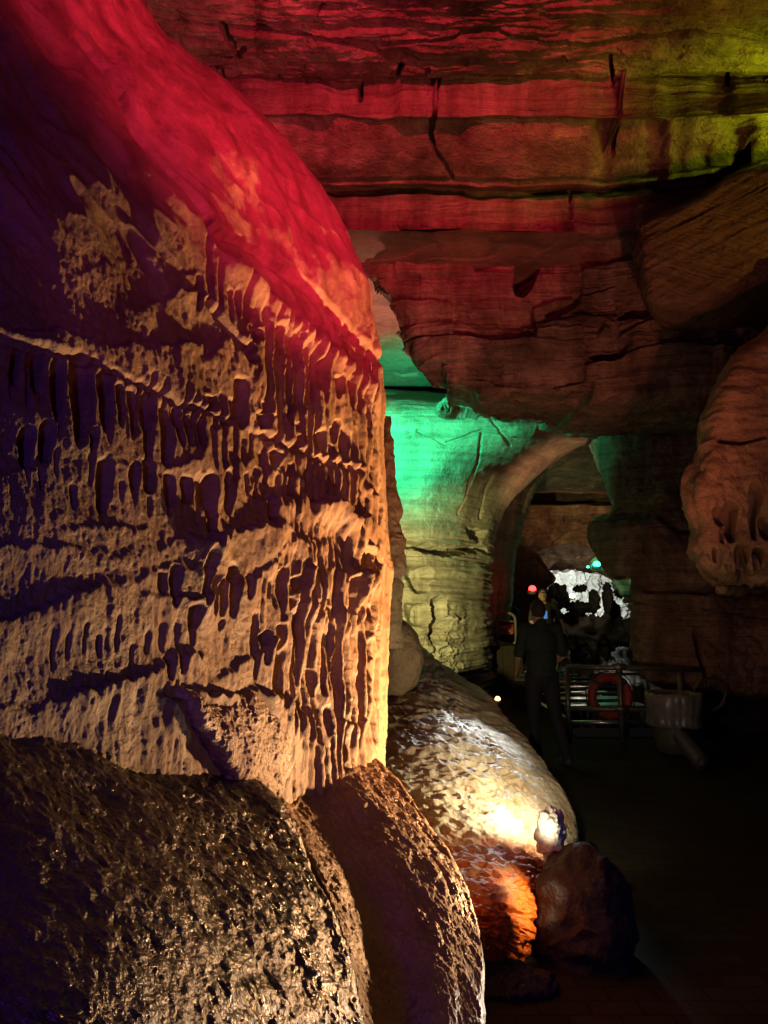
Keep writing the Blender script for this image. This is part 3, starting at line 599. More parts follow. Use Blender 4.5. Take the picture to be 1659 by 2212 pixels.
# ------------------------------------------------------------------ right-hand boulder formation and the tilted block above
HS = [(560, 1760), (640, 1700), (715, 1660), (760, 1600), (830, 1560), (900, 1532), (1000, 1502), (1060, 1484), (1100, 1474), (1140, 1500), (1175, 1492), (1210, 1494), (1245, 1525), (1275, 1556)]
G = []
for v in (560, 640, 715, 770, 830, 900, 960, 1020, 1080, 1120, 1150, 1190, 1230, 1262, 1275):
    us = np.interp(v, *zip(*HS)); k = 0 if v < 1262 else (0.4 if v < 1270 else 1.0)
    G.append([(us + 90, v, 8.2), (us + 14, v, 7.1), (us, v, 6.5 + k)] + [(us + s * (1960 - us), v - 14 * k, 6.2 - 0.5 * s + k) for s in (.06, .2, .4, .7, 1)])
G.append([(p[0], p[1] - 12, p[2] + 1.6) for p in G[-1]])
def h_h(X, U, V, Y):
    low = sst(900, 1040, V); w2 = X + 0.08 * fbm(X, 3, 2)[..., None]
    h = 0.09 * fbm(X, 1.3, 3) + low * (0.11 * (0.55 - cell(w2, (5, 5, 3.4))) + 0.035 * (0.5 - cell(w2, (13, 13, 10)))) + 0.02 * fbm(X, 9, 3) + (1 - low) * 0.05 * ridge(X, (1.2, 1.2, 4), 3)
    wu = U + 8 * fbm(X, 4, 2)
    h = h + pits(wu, V, [(1581, 1127, 16, 46, .26), (1632, 1103, 12, 62, .26), (1556, 1115, 16, 22, .14), (1602, 1216, 14, 42, .24), (1635, 1208, 12, 26, .2), (1655, 1142, 12, 26, .2), (1545, 1200, 6, 18, .12), (1560, 1160, 7, 14, .1), (1573, 1228, 8, 10, .1)], 1, .5)
    h = h + crack(U, V, [(1555, 950), (1600, 955), (1650, 945)], 8, .12, 4 * fbm(X, 3, 2))
    return h
surf('knobbly_hanging_boulder', G, 420, 360, h_h, M_KNOB, label='knobbly pitted tan formation hanging at the right edge, purple toned on top', cat='rock formation')
G = []
IT = [(1372, 560), (1384, 505), (1400, 482), (1500, 438), (1580, 384), (1660, 352), (1900, 300)]
IB = [(1380, 590), (1398, 640), (1425, 660), (1510, 664), (1580, 640), (1660, 610), (1900, 560)]
for t, dY in ((-.12, 2.2), (-.03, .8), (0, .12), (.12, 0), (.4, -.05), (.7, -.02), (.92, .05), (1.0, .25), (1.12, .9), (1.3, 2.2)):
    r = [(1400 + 20, 560 + t * 40, 8.3)]
    for k, ((a, b), (c, d)) in enumerate(zip(IT, IB)):
        Y = 6.9 - 0.0012 * (a - 1400) + dY + (0.55 if k == 0 else 0.12 if k == 1 else 0)
        r.append((a * (1 - t) + c * t, b * (1 - t) + d * t, Y))
    G.append(r)
surf('tilted_rock_block', G, 260, 420, lambda X, U, V, Y: 0.07 * fbm(X, 1.3, 3) + 0.05 * fbm(np.stack([X[..., 0] * .91 + X[..., 2] * .41, X[..., 1], -X[..., 0] * .41 + X[..., 2] * .91], -1), (.8, .8, 9), 3) + .015 * fbm(X, 10, 2), M_DIAG, label='big tilted rock block with slanting beds jutting from the upper right ceiling', cat='rock block')
# ------------------------------------------------------------------ passage beyond the arch
def simple(X, U, V, Y): return .22 * fbm(X, .6, 4) + .07 * fbm(X, (.4, .4, 4), 3)
G = [[(u0 - 70, v, 19), (u0 - 30, v, 17), (u0, v, 16.3), (u0 + 28, v, 16.8), (u1, v, 17.6), (u1 - 3, v, 19), (u1 - 30, v, 22)] for v, u0, u1 in ((900, 1190, 1320), (960, 1150, 1260), (1000, 1120, 1190), (1050, 1085, 1158), (1110, 1068, 1134), (1180, 1060, 1116), (1240, 1058, 1108), (1290, 1058, 1106), (1340, 1050, 1100))]
surf('inner_arch_rib', G, 300, 160, lambda X, U, V, Y: .5 * simple(X, U, V, Y), M_LIME, label='inner rib of pale rock curving up inside the left of the archway', cat='rock rib')
us = (1000, 1100, 1180, 1260, 1340, 1420)
G = [[(u, v, Y) for u in us] for v, Y in ((940, 15.2), (1000, 17.5), (1040, 19), (1058, 19.6), (1064, 22.5), (1088, 24), (1092, 22.2), (1100, 22.3), (1150, 22.8), (1185, 23.4), (1200, 25), (1215, 28), (1226, 32), (1234, 37))]
def h_t(X, U, V, Y): return (1 + 1.6 * sst(1085, 1110, V)) * simple(X, U, V, Y) + .5 * (0.5 - cell(X, (.9, .9, 1.4))) * sst(1085, 1120, V) + .35 * fbm(X, (.8, .8, .7), 2) * sst(1120, 1160, V)
surf('passage_ceiling', G, 360, 300, h_t, M_LIME, smooth=(False, True), kind='structure')
G = [[(u, v, Y) for u in (960, 1060, 1100, 1140, ur - 8, ur)] + [(ur - 10, v, Y + 3)] for v, Y, ur in ((1150, 26, 1215), (1190, 25, 1165), (1225, 24.5, 1180), (1250, 24.5, 1196), (1275, 24, 1180), (1310, 24, 1206), (1345, 24, 1188), (1400, 24, 1200))]
surf('passage_left_wall', G, 200, 200, simple, M_LIME, label='rough rock wall lit dull red and ochre inside the passage behind the people', cat='rock wall')
G = [[(u, v, 34 + .5 * k) for k, u in enumerate((1120, 1180, 1240, 1300, 1360, 1440))] for v in (1215, 1250, 1290, 1330, 1370, 1420)]
surf('far_lit_wall', G, 260, 300, lambda X, U, V, Y: 1.0 * fbm(X, (.9, .9, .6), 3) + .55 * ridge(X, (2.2, 2.2, 1.2), 3) + .15 * fbm(X, 7, 2), M_WHITE, label='far white lit rock wall at the end of the passage over the water', cat='rock wall')
G = [[(u0 + 14, v, Y + 2)] + [(u0 + d, v, Y) for d in (0, 40, 80, 160)] for v, Y, u0 in ((1130, 19, 1300), (1190, 18.6, 1288), (1215, 18.5, 1270), (1232, 18.5, 1284), (1256, 19, 1322), (1285, 19, 1342), (1300, 21, 1350))]
surf('passage_overhang', G, 160, 160, simple, M_GREY, label='overhanging rock with a small green lamp on the right inside the passage', cat='rock overhang')
blob('added_pier_rock', at(1560, 1540, 11.2), (1.15, .7, .55), 120, 160, lambda X: .18 * fbm(X, 1.4, 4), M_DARK, label='added dark rock low under the undercut foot of the right hand pier', cat='rock')  # added to mask the bright water reflection below the pier
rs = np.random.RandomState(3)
blobs = [(1290, 1376, 3.6, 1.2, 'added broad low one at the water line'), (1312, 1292, .25, 1.3, 'thin upright one right of centre'), (1283, 1300, .3, .9, 'slim one left of the thin upright one'), (1205, 1290, .6, 1.0, 'tall one at the left end'), (1250, 1312, 1.1, .45, 'long low one under the warm lamp'), (1252, 1272, .5, .3, 'small one hanging level with the warm lamp'), (1326, 1332, .5, 1.2, 'tall one beside the right pier'),  # the broad low one is added to mask lit wall and its reflection
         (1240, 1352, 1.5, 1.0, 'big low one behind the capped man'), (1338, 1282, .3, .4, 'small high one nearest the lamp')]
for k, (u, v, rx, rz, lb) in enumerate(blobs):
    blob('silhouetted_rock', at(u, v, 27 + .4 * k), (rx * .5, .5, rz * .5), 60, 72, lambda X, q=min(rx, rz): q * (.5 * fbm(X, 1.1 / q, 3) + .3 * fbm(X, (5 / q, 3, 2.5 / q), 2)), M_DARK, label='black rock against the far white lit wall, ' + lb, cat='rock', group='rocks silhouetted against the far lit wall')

# ------------------------------------------------------------------ ground and water
def floor_mat():
    m, t, b = nt('brick_path'); n = t.nodes.new; L = t.links.new
    g = n('ShaderNodeNewGeometry'); br = n('ShaderNodeTexBrick'); br.inputs['Scale'].default_value = 1.0
    br.inputs['Brick Width'].default_value = .22; br.inputs['Row Height'].default_value = .11; br.inputs['Mortar Size'].default_value = .006
    br.inputs['Color1'].default_value = (.028, .022, .012, 1); br.inputs['Color2'].default_value = (.04, .03, .017, 1); br.inputs['Mortar'].default_value = (.014, .011, .008, 1)
    L(g.outputs['Position'], br.inputs['Vector'])
    x = n('ShaderNodeTexNoise'); x.inputs['Scale'].default_value = 6; x.inputs['Detail'].default_value = 6; L(g.outputs['Position'], x.inputs['Vector'])
    mx = n('ShaderNodeMix'); mx.data_type = 'RGBA'; mx.blend_type = 'MULTIPLY'; mx.inputs[0].default_value = .6
    L(br.outputs[0], mx.inputs[6]); L(x.outputs[0], mx.inputs[7]); L(mx.outputs[2], b.inputs['Base Color'])
    bp = n('ShaderNodeBump'); bp.inputs['Distance'].default_value = .01; bp.inputs['Strength'].default_value = .5
    L(br.outputs[1], bp.inputs['Height']); bp.invert = True; L(bp.outputs[0], b.inputs['Normal']); b.inputs['Roughness'].default_value = .85; b.inputs['Specular IOR Level'].default_value = .15
    return m
def box_mesh(name, verts, faces):
    me = bpy.data.meshes.new(name); me.from_pydata(verts, [], faces); me.update(); return me
def slab(name, x0, y0, z0, x1, y1, z1, mat, parent=None, **tags):
    cx, cy = (x0 + x1) / 2, (y0 + y1) / 2
    vs = [(x - cx, y - cy, z - z0) for z in (z0, z1) for x, y in ((x0, y0), (x1, y0), (x1, y1), (x0, y1))]
    me = box_mesh(name, vs, [(3, 2, 1, 0), (4, 5, 6, 7), (0, 1, 5, 4), (1, 2, 6, 5), (2, 3, 7, 6), (3, 0, 4, 7)])
    o = link(name, me, mat, parent); o.location = (cx, cy, z0)
    return tag(o, **tags)
M_FLOOR = floor_mat()
WZ = -0.42
slab('floor', -8, -4, FLOOR - .5, 9, 9.75, FLOOR, M_FLOOR, kind='structure')
slab('walkway', -8, 9.75, FLOOR - .5, at(1196, 1500, 11)[0], 26, FLOOR, M_FLOOR, kind='structure')
m_water, t_, b_ = nt('cave_water'); b_.inputs['Base Color'].default_value = (.006, .01, .012, 1); b_.inputs['Roughness'].default_value = .03; b_.inputs['Specular IOR Level'].default_value = 1.0
nz = t_.nodes.new('ShaderNodeTexNoise'); nz.inputs['Scale'].default_value = 3; gz = t_.nodes.new('ShaderNodeNewGeometry'); t_.links.new(gz.outputs['Position'], nz.inputs['Vector'])
bz = t_.nodes.new('ShaderNodeBump'); bz.inputs['Distance'].default_value = .01; bz.inputs['Strength'].default_value = .35; t_.links.new(nz.outputs[0], bz.inputs['Height']); t_.links.new(bz.outputs[0], b_.inputs['Normal'])
slab('water', at(1196, 1500, 11)[0], 9.75, WZ - .3, 12, 60, WZ, m_water, kind='structure')

# ------------------------------------------------------------------ small-object helpers
def tube_data(pts, r, seg=10, closed=False):
    pts = [Vector(p) for p in pts]; n = len(pts); vs = []; fs = []; up = None
    rr = r if isinstance(r, (list, tuple)) else [r] * n
    for i, p in enumerate(pts):
        a = pts[i - 1] if (i > 0 or closed) else p; b = pts[(i + 1) % n] if (i < n - 1 or closed) else p
        d = (b - a).normalized()
        if up is None: up = Vector((0, 0, 1)) if abs(d.z) < .9 else Vector((1, 0, 0))
        s = d.cross(up)
        s = s.normalized() if s.length > 1e-5 else d.orthogonal().normalized()
        up = s.cross(d).normalized()
        for k in range(seg):
            an = 2 * math.pi * k / seg; vs.append(p + rr[i] * (math.cos(an) * s + math.sin(an) * up))
    for i in range(n if closed else n - 1):
        for k in range(seg):
            a = i * seg + k; b = i * seg + (k + 1) % seg; c = ((i + 1) % n) * seg + (k + 1) % seg; d = ((i + 1) % n) * seg + k
            fs.append((a, b, c, d))
    if not closed: fs.append(tuple(range(seg))[::-1]); fs.append(tuple((n - 1) * seg + k for k in range(seg)))
    return vs, fs
def join(parts):
    V = []; Fc = []
    for vs, fs in parts:
        o = len(V); V += [tuple(v) for v in vs]; Fc += [tuple(i + o for i in f) for f in fs]
    return V, Fc
def mesh_obj(name, data, mat, parent=None, smooth=True, origin=None, **tags):
    V, Fc = data
    if parent is None and origin is None:
        A = np.array([tuple(v) for v in V]); origin = (A[:, 0].mean(), A[:, 1].mean(), A[:, 2].min())
    off = Vector(origin) if origin is not None else (parent.location if parent is not None and parent.parent is None else Vector())
    if parent is not None and parent.parent is not None: off = parent.parent.location + parent.location
    me = bpy.data.meshes.new(name); me.from_pydata([tuple(Vector(v) - off) for v in V], [], Fc)
    me.polygons.foreach_set('use_smooth', [smooth] * len(me.polygons)); me.update()
    o = link(name, me, mat, parent)
    if parent is None: o.location = origin
    return tag(o, **tags)
def empty(name, loc, **tags):
    o = bpy.data.objects.new(name, None); COL.objects.link(o); o.location = loc; o.empty_display_size = .1
    return tag(o, **tags)
def arc(p0, p1, p2, n=5):
    p0, p1, p2 = map(Vector, (p0, p1, p2))
    return [(1 - t) ** 2 * p0 + 2 * t * (1 - t) * p1 + t * t * p2 for t in [k / n for k in range(n + 1)]]
def hoop(a, b, h, rad=.12, lean=(0, 0, 0)):
    a, b = Vector(a), Vector(b); up = Vector((0, 0, h)) + Vector(lean); d = (b - a).normalized()
    return [a] + arc(a + up * (1 - rad / h), a + up, a + up + d * rad) + arc(b + up - d * rad, b + up, b + up * (1 - rad / h)) + [b]
def ball(c, r, sx=1, sy=1, sz=1, n=10, m=14):
    vs = []; fs = []
    for i in range(n + 1):
        th = math.pi * i / n
        for k in range(m):
            ph = 2 * math.pi * k / m
            vs.append((c[0] + r * sx * math.sin(th) * math.cos(ph), c[1] + r * sy * math.sin(th) * math.sin(ph), c[2] + r * sz * math.cos(th)))
    for i in range(n):
        for k in range(m):
            fs.append((i * m + k, i * m + (k + 1) % m, (i + 1) * m + (k + 1) % m, (i + 1) * m + k)[::-1])
    return vs, fs
def boxd(x0, y0, z0, x1, y1, z1):
    return ([(x, y, z) for z in (z0, z1) for x, y in ((x0, y0), (x1, y0), (x1, y1), (x0, y1))], [(3, 2, 1, 0), (4, 5, 6, 7), (0, 1, 5, 4), (1, 2, 6, 5), (2, 3, 7, 6), (3, 0, 4, 7)])

M_PIPE = plain('galvanised_pipe', (.16, .15, .12), .45, .6, noise=.35, nscale=20)
M_ALU = plain('brushed_aluminium', (.45, .46, .48), .28, .95, noise=.2, nscale=8)
M_HULL = plain('painted_boat_hull', (.06, .06, .075), .5, .2)
M_RING = plain('red_orange_lifebuoy', (.30, .035, .015), .55)
M_ROPE = plain('dark_cord', (.05, .04, .04), .8)
M_BIN = plain('grey_bin_plastic', (.08, .08, .07), .6)
M_BAG = plain('translucent_bin_bag', (.16, .165, .15), .35, nscale=12)
M_HOSE = plain('ribbed_drain_hose', (.05, .05, .05), .5)
M_REDM = plain('red_painted_metal', (.35, .03, .02), .5)
M_WHITEP = plain('pale_painted_metal', (.16, .14, .11), .6)

# ------------------------------------------------------------------ railing with pipe fittings
YR = 9.45
fx0 = at(1222, 1440, YR); post = at(1340, 1500, YR); rtop = at(1340, 1441, YR).z; rmid = at(1340, 1531, YR).z
rail = empty('pipe_railing', (post.x, YR, FLOOR), label='grey galvanised pipe railing at the boat landing with an orange ring hung behind it', cat='railing')
x0 = at(1224, 1440, YR).x; x1 = at(1520, 1440, YR).x
mesh_obj('top_rail', tube_data([(x0, YR, rtop), (x1, YR, rtop - .03)], .034, 14), M_PIPE, rail)
mesh_obj('middle_rail', tube_data([(x0, YR, rmid), (x1, YR, rmid - .02)], .030, 14), M_PIPE, rail)
mesh_obj('post', tube_data([(post.x, YR, FLOOR), (post.x, YR, rtop)], .034, 14), M_PIPE, rail)
mesh_obj('post', tube_data([(x0, YR, FLOOR), (x0, YR, rtop)], .034, 14), M_PIPE, rail)
mesh_obj('post', tube_data([(at(1470, 1480, YR).x, YR, FLOOR), (at(1470, 1480, YR).x, YR, rtop)], .034, 14), M_PIPE, rail)
for z in (rtop, rmid):
    mesh_obj('pipe_fitting', join([ball((post.x, YR, z), .055, 1, 1, 1), tube_data([(post.x - .09, YR, z), (post.x + .09, YR, z)], .045, 14), tube_data([(post.x, YR, z - .09), (post.x, YR, z + .05)], .045, 14)]), M_PIPE, rail)
# lifebuoy
c = at(1318, 1504, YR + .12); rr_ = .245
ring = empty('life_ring', (c.x, c.y, c.z - .31), label='faded orange life ring hanging behind the pipe railing by the boat', cat='life ring')
mesh_obj('ring', tube_data([(c.x + rr_ * math.cos(a), c.y, c.z + rr_ * math.sin(a)) for a in np.linspace(0, 2 * math.pi, 48, endpoint=False)], .062, 16, True), M_RING, ring)
for a0 in (.785, 2.36, 3.93, 5.5):
    mesh_obj('band', tube_data([(c.x + rr_ * math.cos(a), c.y, c.z + rr_ * math.sin(a)) for a in np.linspace(a0 - .1, a0 + .1, 5)], .066, 16), M_ROPE, ring)
mesh_obj('grab_line', tube_data([(c.x + (rr_ + .075 + .02 * abs(math.sin(2 * a))) * math.cos(a), c.y, c.z + (rr_ + .075 + .02 * abs(math.sin(2 * a))) * math.sin(a)) for a in np.linspace(0, 2 * math.pi, 48, endpoint=False)], .008, 6, True), M_ROPE, ring)

# ------------------------------------------------------------------ flat tour boat
bx0, bx1 = at(1232, 1500, 10.2).x, at(1432, 1500, 10.2).x; by0, by1 = 10.2, 18.0
boat = empty('tour_boat', ((bx0 + bx1) / 2, by0, WZ), label='long flat bottomed metal tour boat with slatted benches moored behind the railing', cat='boat')
hz = .02
mesh_obj('hull', join([boxd(bx0, by0, WZ - .15, bx1, by0 + .05, hz - .08), boxd(bx0, by1 - .05, WZ - .15, bx1, by1, hz), boxd(bx0, by0 + .05, WZ - .15, bx0 + .04, by1 - .05, hz), boxd(bx1 - .04, by0 + .05, WZ - .15, bx1, by1 - .05, hz), boxd(bx0 + .04, by0 + .05, WZ - .15, bx1 - .04, by1 - .05, WZ - .1)]), M_HULL, boat, smooth=False)
mesh_obj('gunwale', join([tube_data([(bx0, by0, hz + .02), (bx0, by1, hz + .02)], .035), tube_data([(bx1, by0, hz + .02), (bx1, by1, hz + .02)], .035), tube_data([(bx0, by0, hz + .0), (bx1, by0, hz + .0)], .035)]), M_ALU, boat)
for k in range(9):
    y = by0 + .45 + k * .82; z = hz + .10 + .05 * (k < 6)
    bn = mesh_obj('bench', join([boxd(bx0 + .06, y + d, z, bx1 - .06, y + d + .11, z + .03) for d in (0, .135, .27)] + [boxd(bx0 + .10, y + .1, WZ - .09, bx0 + .14, y + .3, z - .002), boxd(bx1 - .14, y + .1, WZ - .09, bx1 - .10, y + .3, z - .002)]), M_ALU, boat, smooth=False)
    mesh_obj('backrest', tube_data([(bx0 + .08, y + .42, z + .16), (bx1 - .08, y + .42, z + .16)], .022), M_ALU, bn)
lo = hz
mesh_obj('grab_hoop', tube_data(hoop((bx0 + .25, by0 + .1, lo), (bx1 - .25, by0 + .1, lo), .66, .16, (.12, .1, 0)), .02), M_PIPE, boat)
mesh_obj('grab_hoop', tube_data(hoop((bx0 + .05, 17.2, lo), (bx1 + .05, 17.2, lo), 1.12, .25), .032), M_PIPE, boat)
mesh_obj('grab_hoop', tube_data(hoop((bx0 + .2, 16.2, lo), (bx0 + 1.25, 16.2, lo), .98, .2, (.12, 0, 0)), .026), M_PIPE, boat)

# ------------------------------------------------------------------ bin, hose, pipes on the right
c = at(1458, 1570, 8.8); bz0 = FLOOR
bin_ = empty('litter_bin', (c.x, 8.8, bz0), label='round bin lined with a crumpled clear plastic bag right of the railing', cat='bin')
ztop = at(1458, 1497, 8.8).z; rb = .30
def turned(prof, seg=64, wob=0.0, cx=0, cy=0, seed=0):
    vs = []; fs = []
    for i, (r, z) in enumerate(prof):
        for k in range(seg):
            a = 2 * math.pi * k / seg
            q = float(pn(np.array([[math.cos(a) * 2.2, math.sin(a) * 2.2, z * 3 + seed]]))[0]) + .5 * float(pn(np.array([[math.cos(a) * 6, math.sin(a) * 6, z * 5 + seed]]))[0])
            vs.append((cx + (r + wob * q) * math.cos(a), cy + (r + wob * q) * math.sin(a), z + .3 * wob * q))
    for i in range(len(prof) - 1):
        for k in range(seg):
            fs.append((i * seg + k, i * seg + (k + 1) % seg, (i + 1) * seg + (k + 1) % seg, (i + 1) * seg + k))
    return vs, fs
mesh_obj('bin_body', turned([(.0, bz0 + .01), (.22, bz0 + .01), (.24, bz0 + .15), (.28, ztop - .02), (.27, ztop - .02), (.22, bz0 + .05), (0, bz0 + .05)], cx=c.x, cy=8.8), M_BIN, bin_)
mesh_obj('bin_bag', turned([(.20, ztop - .3), (.25, ztop - .12), (.29, ztop + .005), (.32, ztop + .012), (.335, ztop - .03), (.34, ztop - .12), (.325, ztop - .22), (.31, ztop - .32), (.33, ztop - .37), (.30, ztop - .39)], 120, .035, c.x, 8.8), M_BAG, bin_)
c = at(1490, 1615, 7.9)
pts = []
for k in range(260):
    a = k / 260; ce = at(1470 + 50 * a, 1590 + 62 * a, 8.3 - .7 * a)
    pts.append((ce.x, ce.y, max(FLOOR + .09, ce.z)))
hz_ = [(.075 + .018 * (abs(math.sin(k * .38)) ** .5)) for k in range(260)]
mesh_obj('drain_hose', tube_data(pts, hz_, 18), M_HOSE, label='ribbed black drain hose lying on the floor below the bin', cat='hose')
for u in (1468, 1500):
    a = at(u, 1500, 10.3); mesh_obj('support_pipe', tube_data([(a.x, 10.3, WZ - .1), (a.x, 10.3, at(u, 1460, 10.3).z)], .035, 12), M_PIPE, label='short upright pipe under the rock pier, %s one' % ('left' if u < 1480 else 'right'), cat='pipe', group='pipes under the rock pier')
c = at(1535, 1500, 9.2)
mesh_obj('coiled_wire', join([tube_data([(c.x + (.2 + .015 * math.sin(7 * a + q)) * math.cos(a), 9.2 + .03 * q, c.z + (.2 + .012 * math.cos(5 * a + q)) * math.sin(a)) for a in np.linspace(0, 2 * math.pi, 40, endpoint=False)], .007, 6, True) for q in range(3)]), M_PIPE, label='loose coil of pale wire hanging to the right of the bin', cat='wire coil')

# ------------------------------------------------------------------ far railings with red panels, left of the people
UW = .88
slab('upper_walkway', -6, 15, FLOOR + .004, at(1128, 1400, 15)[0], 26, UW, M_FLOOR, kind='structure')
def far_rail(u0, u1, v0, v1, Y, label):
    FLOOR = UW
    a = at(u0, v1, Y); b = at(u1, v1, Y); zt = at(u0, v0, Y).z
    e = empty('far_railing', ((a.x + b.x) / 2, Y, FLOOR), label=label, cat='railing', group='small railings in the passage')
    mesh_obj('hoop', tube_data(hoop((a.x, Y, FLOOR), (b.x, Y, FLOOR), zt - FLOOR, .2), .03, 8), M_WHITEP, e)
    for f in (.72, .45): mesh_obj('rail', tube_data([(a.x, Y, FLOOR + f * (zt - FLOOR)), (b.x, Y, FLOOR + f * (zt - FLOOR))], .022, 8), M_WHITEP, e)
    mesh_obj('panel', boxd(a.x + .05, Y + .035, FLOOR + .3 * (zt - FLOOR), b.x - .05, Y + .06, FLOOR + .62 * (zt - FLOOR)), M_REDM, e, smooth=False)
far_rail(1086, 1120, 1311, 1352, 20.5, 'small pale hooped railing with a dull red panel, farther one left of the standing man')
far_rail(1074, 1114, 1324, 1372, 16.2, 'small pale hooped railing with a dull red panel, nearer one left of the standing man')

# ------------------------------------------------------------------ lamps you can see, then unseen spots lighting the passage
def lamp(name, c, r, col, st, label, power=0):
    e = empty(name, c, label=label, cat='lamp')
    q = Vector(c)
    mesh_obj('lamp_housing', turned([(0, q.z - r * 1.2), (r * 1.1, q.z - r), (r * 1.25, q.z - r * .1), (r * 1.1, q.z), (0, q.z)], 20, 0, q.x, q.y + r * .4), M_BIN, e)
    mesh_obj('lamp_glass', ball((q.x, q.y, q.z + r * .3), r), plain(name + '_glass', col, .3, 0, col, st), e)
    if power: point(name + '_light', (q.x, q.y - .3, q.z + .1), power, col, .05)
lamp('green_lamp', at(1289, 1222, 18.0), .09, (.02, 1, .45), 18, 'bright green lamp on the overhang inside the passage', 6)
lamp('small_green_lamp', at(1270, 1226, 18.2), .035, (.02, 1, .45), 14, 'tiny green lamp left of the bright green lamp', 2)
lamp('red_lamp', at(1150, 1275, 16), .085, (1, .02, .02), 12, 'small red lamp behind the two men', 4)
lamp('amber_lamp', at(1075, 1512, 7.6), .03, (1, .45, .18), 5, 'small amber lamp peeping over the crest of the scalloped slope', .25)
lamp('peach_lamp', at(1064, 1248, 20), .06, (1, .5, .25), 5, 'small peach lamp low behind the inner arch rib', 12)
lamp('white_lamp', at(1236, 1290, 26), .10, (1, .85, .6), 14, 'small warm white lamp before the far lit wall', 30)

spot('far_white_light', at(1236, 1285, 31.0), at(1262, 1258, 34.4), 900, (.80, .91, 1.0), 64, .35, .03)
spot('far_low_light', at(1345, 1290, 32.6), at(1318, 1318, 34.2), 160, (.85, .93, 1.0), 60, .6, .03)
spot('far_amber_light', at(1270, 1240, 20), at(1240, 1100, 22), 110, (1, .5, .2), 100, .9, .1)
spot('far_red_light', at(1085, 1240, 20), at(1140, 1170, 23.5), 260, (1, .1, .05), 80, .9, .1)
spot('passage_amber_light', at(1190, 1150, 12.9), at(1235, 990, 14.5), 90, (1, .45, .22), 120, .9, .1)

# ------------------------------------------------------------------ people
M_SKIN = plain('skin', (.42, .24, .16), .55, noise=.08)
M_HAIR = plain('dark_brown_hair', (.03, .016, .010), .8)
M_SHIRT = plain('dark_green_shirt', (.012, .02, .014), .85)
M_TROU = plain('dark_navy_trousers', (.008, .008, .014), .85)
M_SHOE = plain('dark_shoes', (.03, .03, .03), .6)
M_SHIRT2 = plain('black_shirt', (.025, .022, .02), .85)
def cone(p0, r0, p1, r1, n=7, seg=14):
    p0, p1 = Vector(p0), Vector(p1)
    pts = [p0.lerp(p1, k / (n - 1)) for k in range(n)]; rr = [r0 + (r1 - r0) * k / (n - 1) for k in range(n)]
    return join([tube_data(pts, rr, seg), ball(p0, r0), ball(p1, r1)])
def melded(name, parts, mat, parent, vox=.012, it=4):
    V, Fc = join(parts)
    o = mesh_obj(name, (V, Fc), mat, parent)
    r = o.modifiers.new('r', 'REMESH'); r.mode = 'VOXEL'; r.voxel_size = vox; r.use_smooth_shade = True
    s = o.modifiers.new('s', 'SMOOTH'); s.iterations = it; s.factor = .5
    return o
def hand(w, d, side, down, s=1.0):
    """palm and five curled digits; w wrist, d down-hand direction, side towards the thumb, down towards the palm face"""
    w, d, side, down = Vector(w), Vector(d).normalized(), Vector(side).normalized(), Vector(down).normalized(); out = []
    for k in range(4):
        off = side * (.030 - .020 * k) * s; a = w + off * .6; b = w + d * .085 * s + off
        out.append(cone(a, .016 * s, b, .013 * s, 4, 8))
        L = (.040, .045, .042, .034)[k] * s
        m = b + (d * .9 + down * .35).normalized() * L; e = m + (d * .55 + down * .85).normalized() * L * .8
        out.append(cone(b, .0095 * s, m, .0088 * s, 4, 8)); out.append(cone(m, .0088 * s, e, .0075 * s, 4, 8))
    a = w + d * .025 * s + side * .024 * s; b = a + (d * .6 + side * .75).normalized() * .045 * s; e = b + (d * .95 + down * .3).normalized() * .032 * s
    out += [cone(a, .014 * s, b, .0115 * s, 4, 8), cone(b, .0115 * s, e, .009 * s, 4, 8)]
    return out
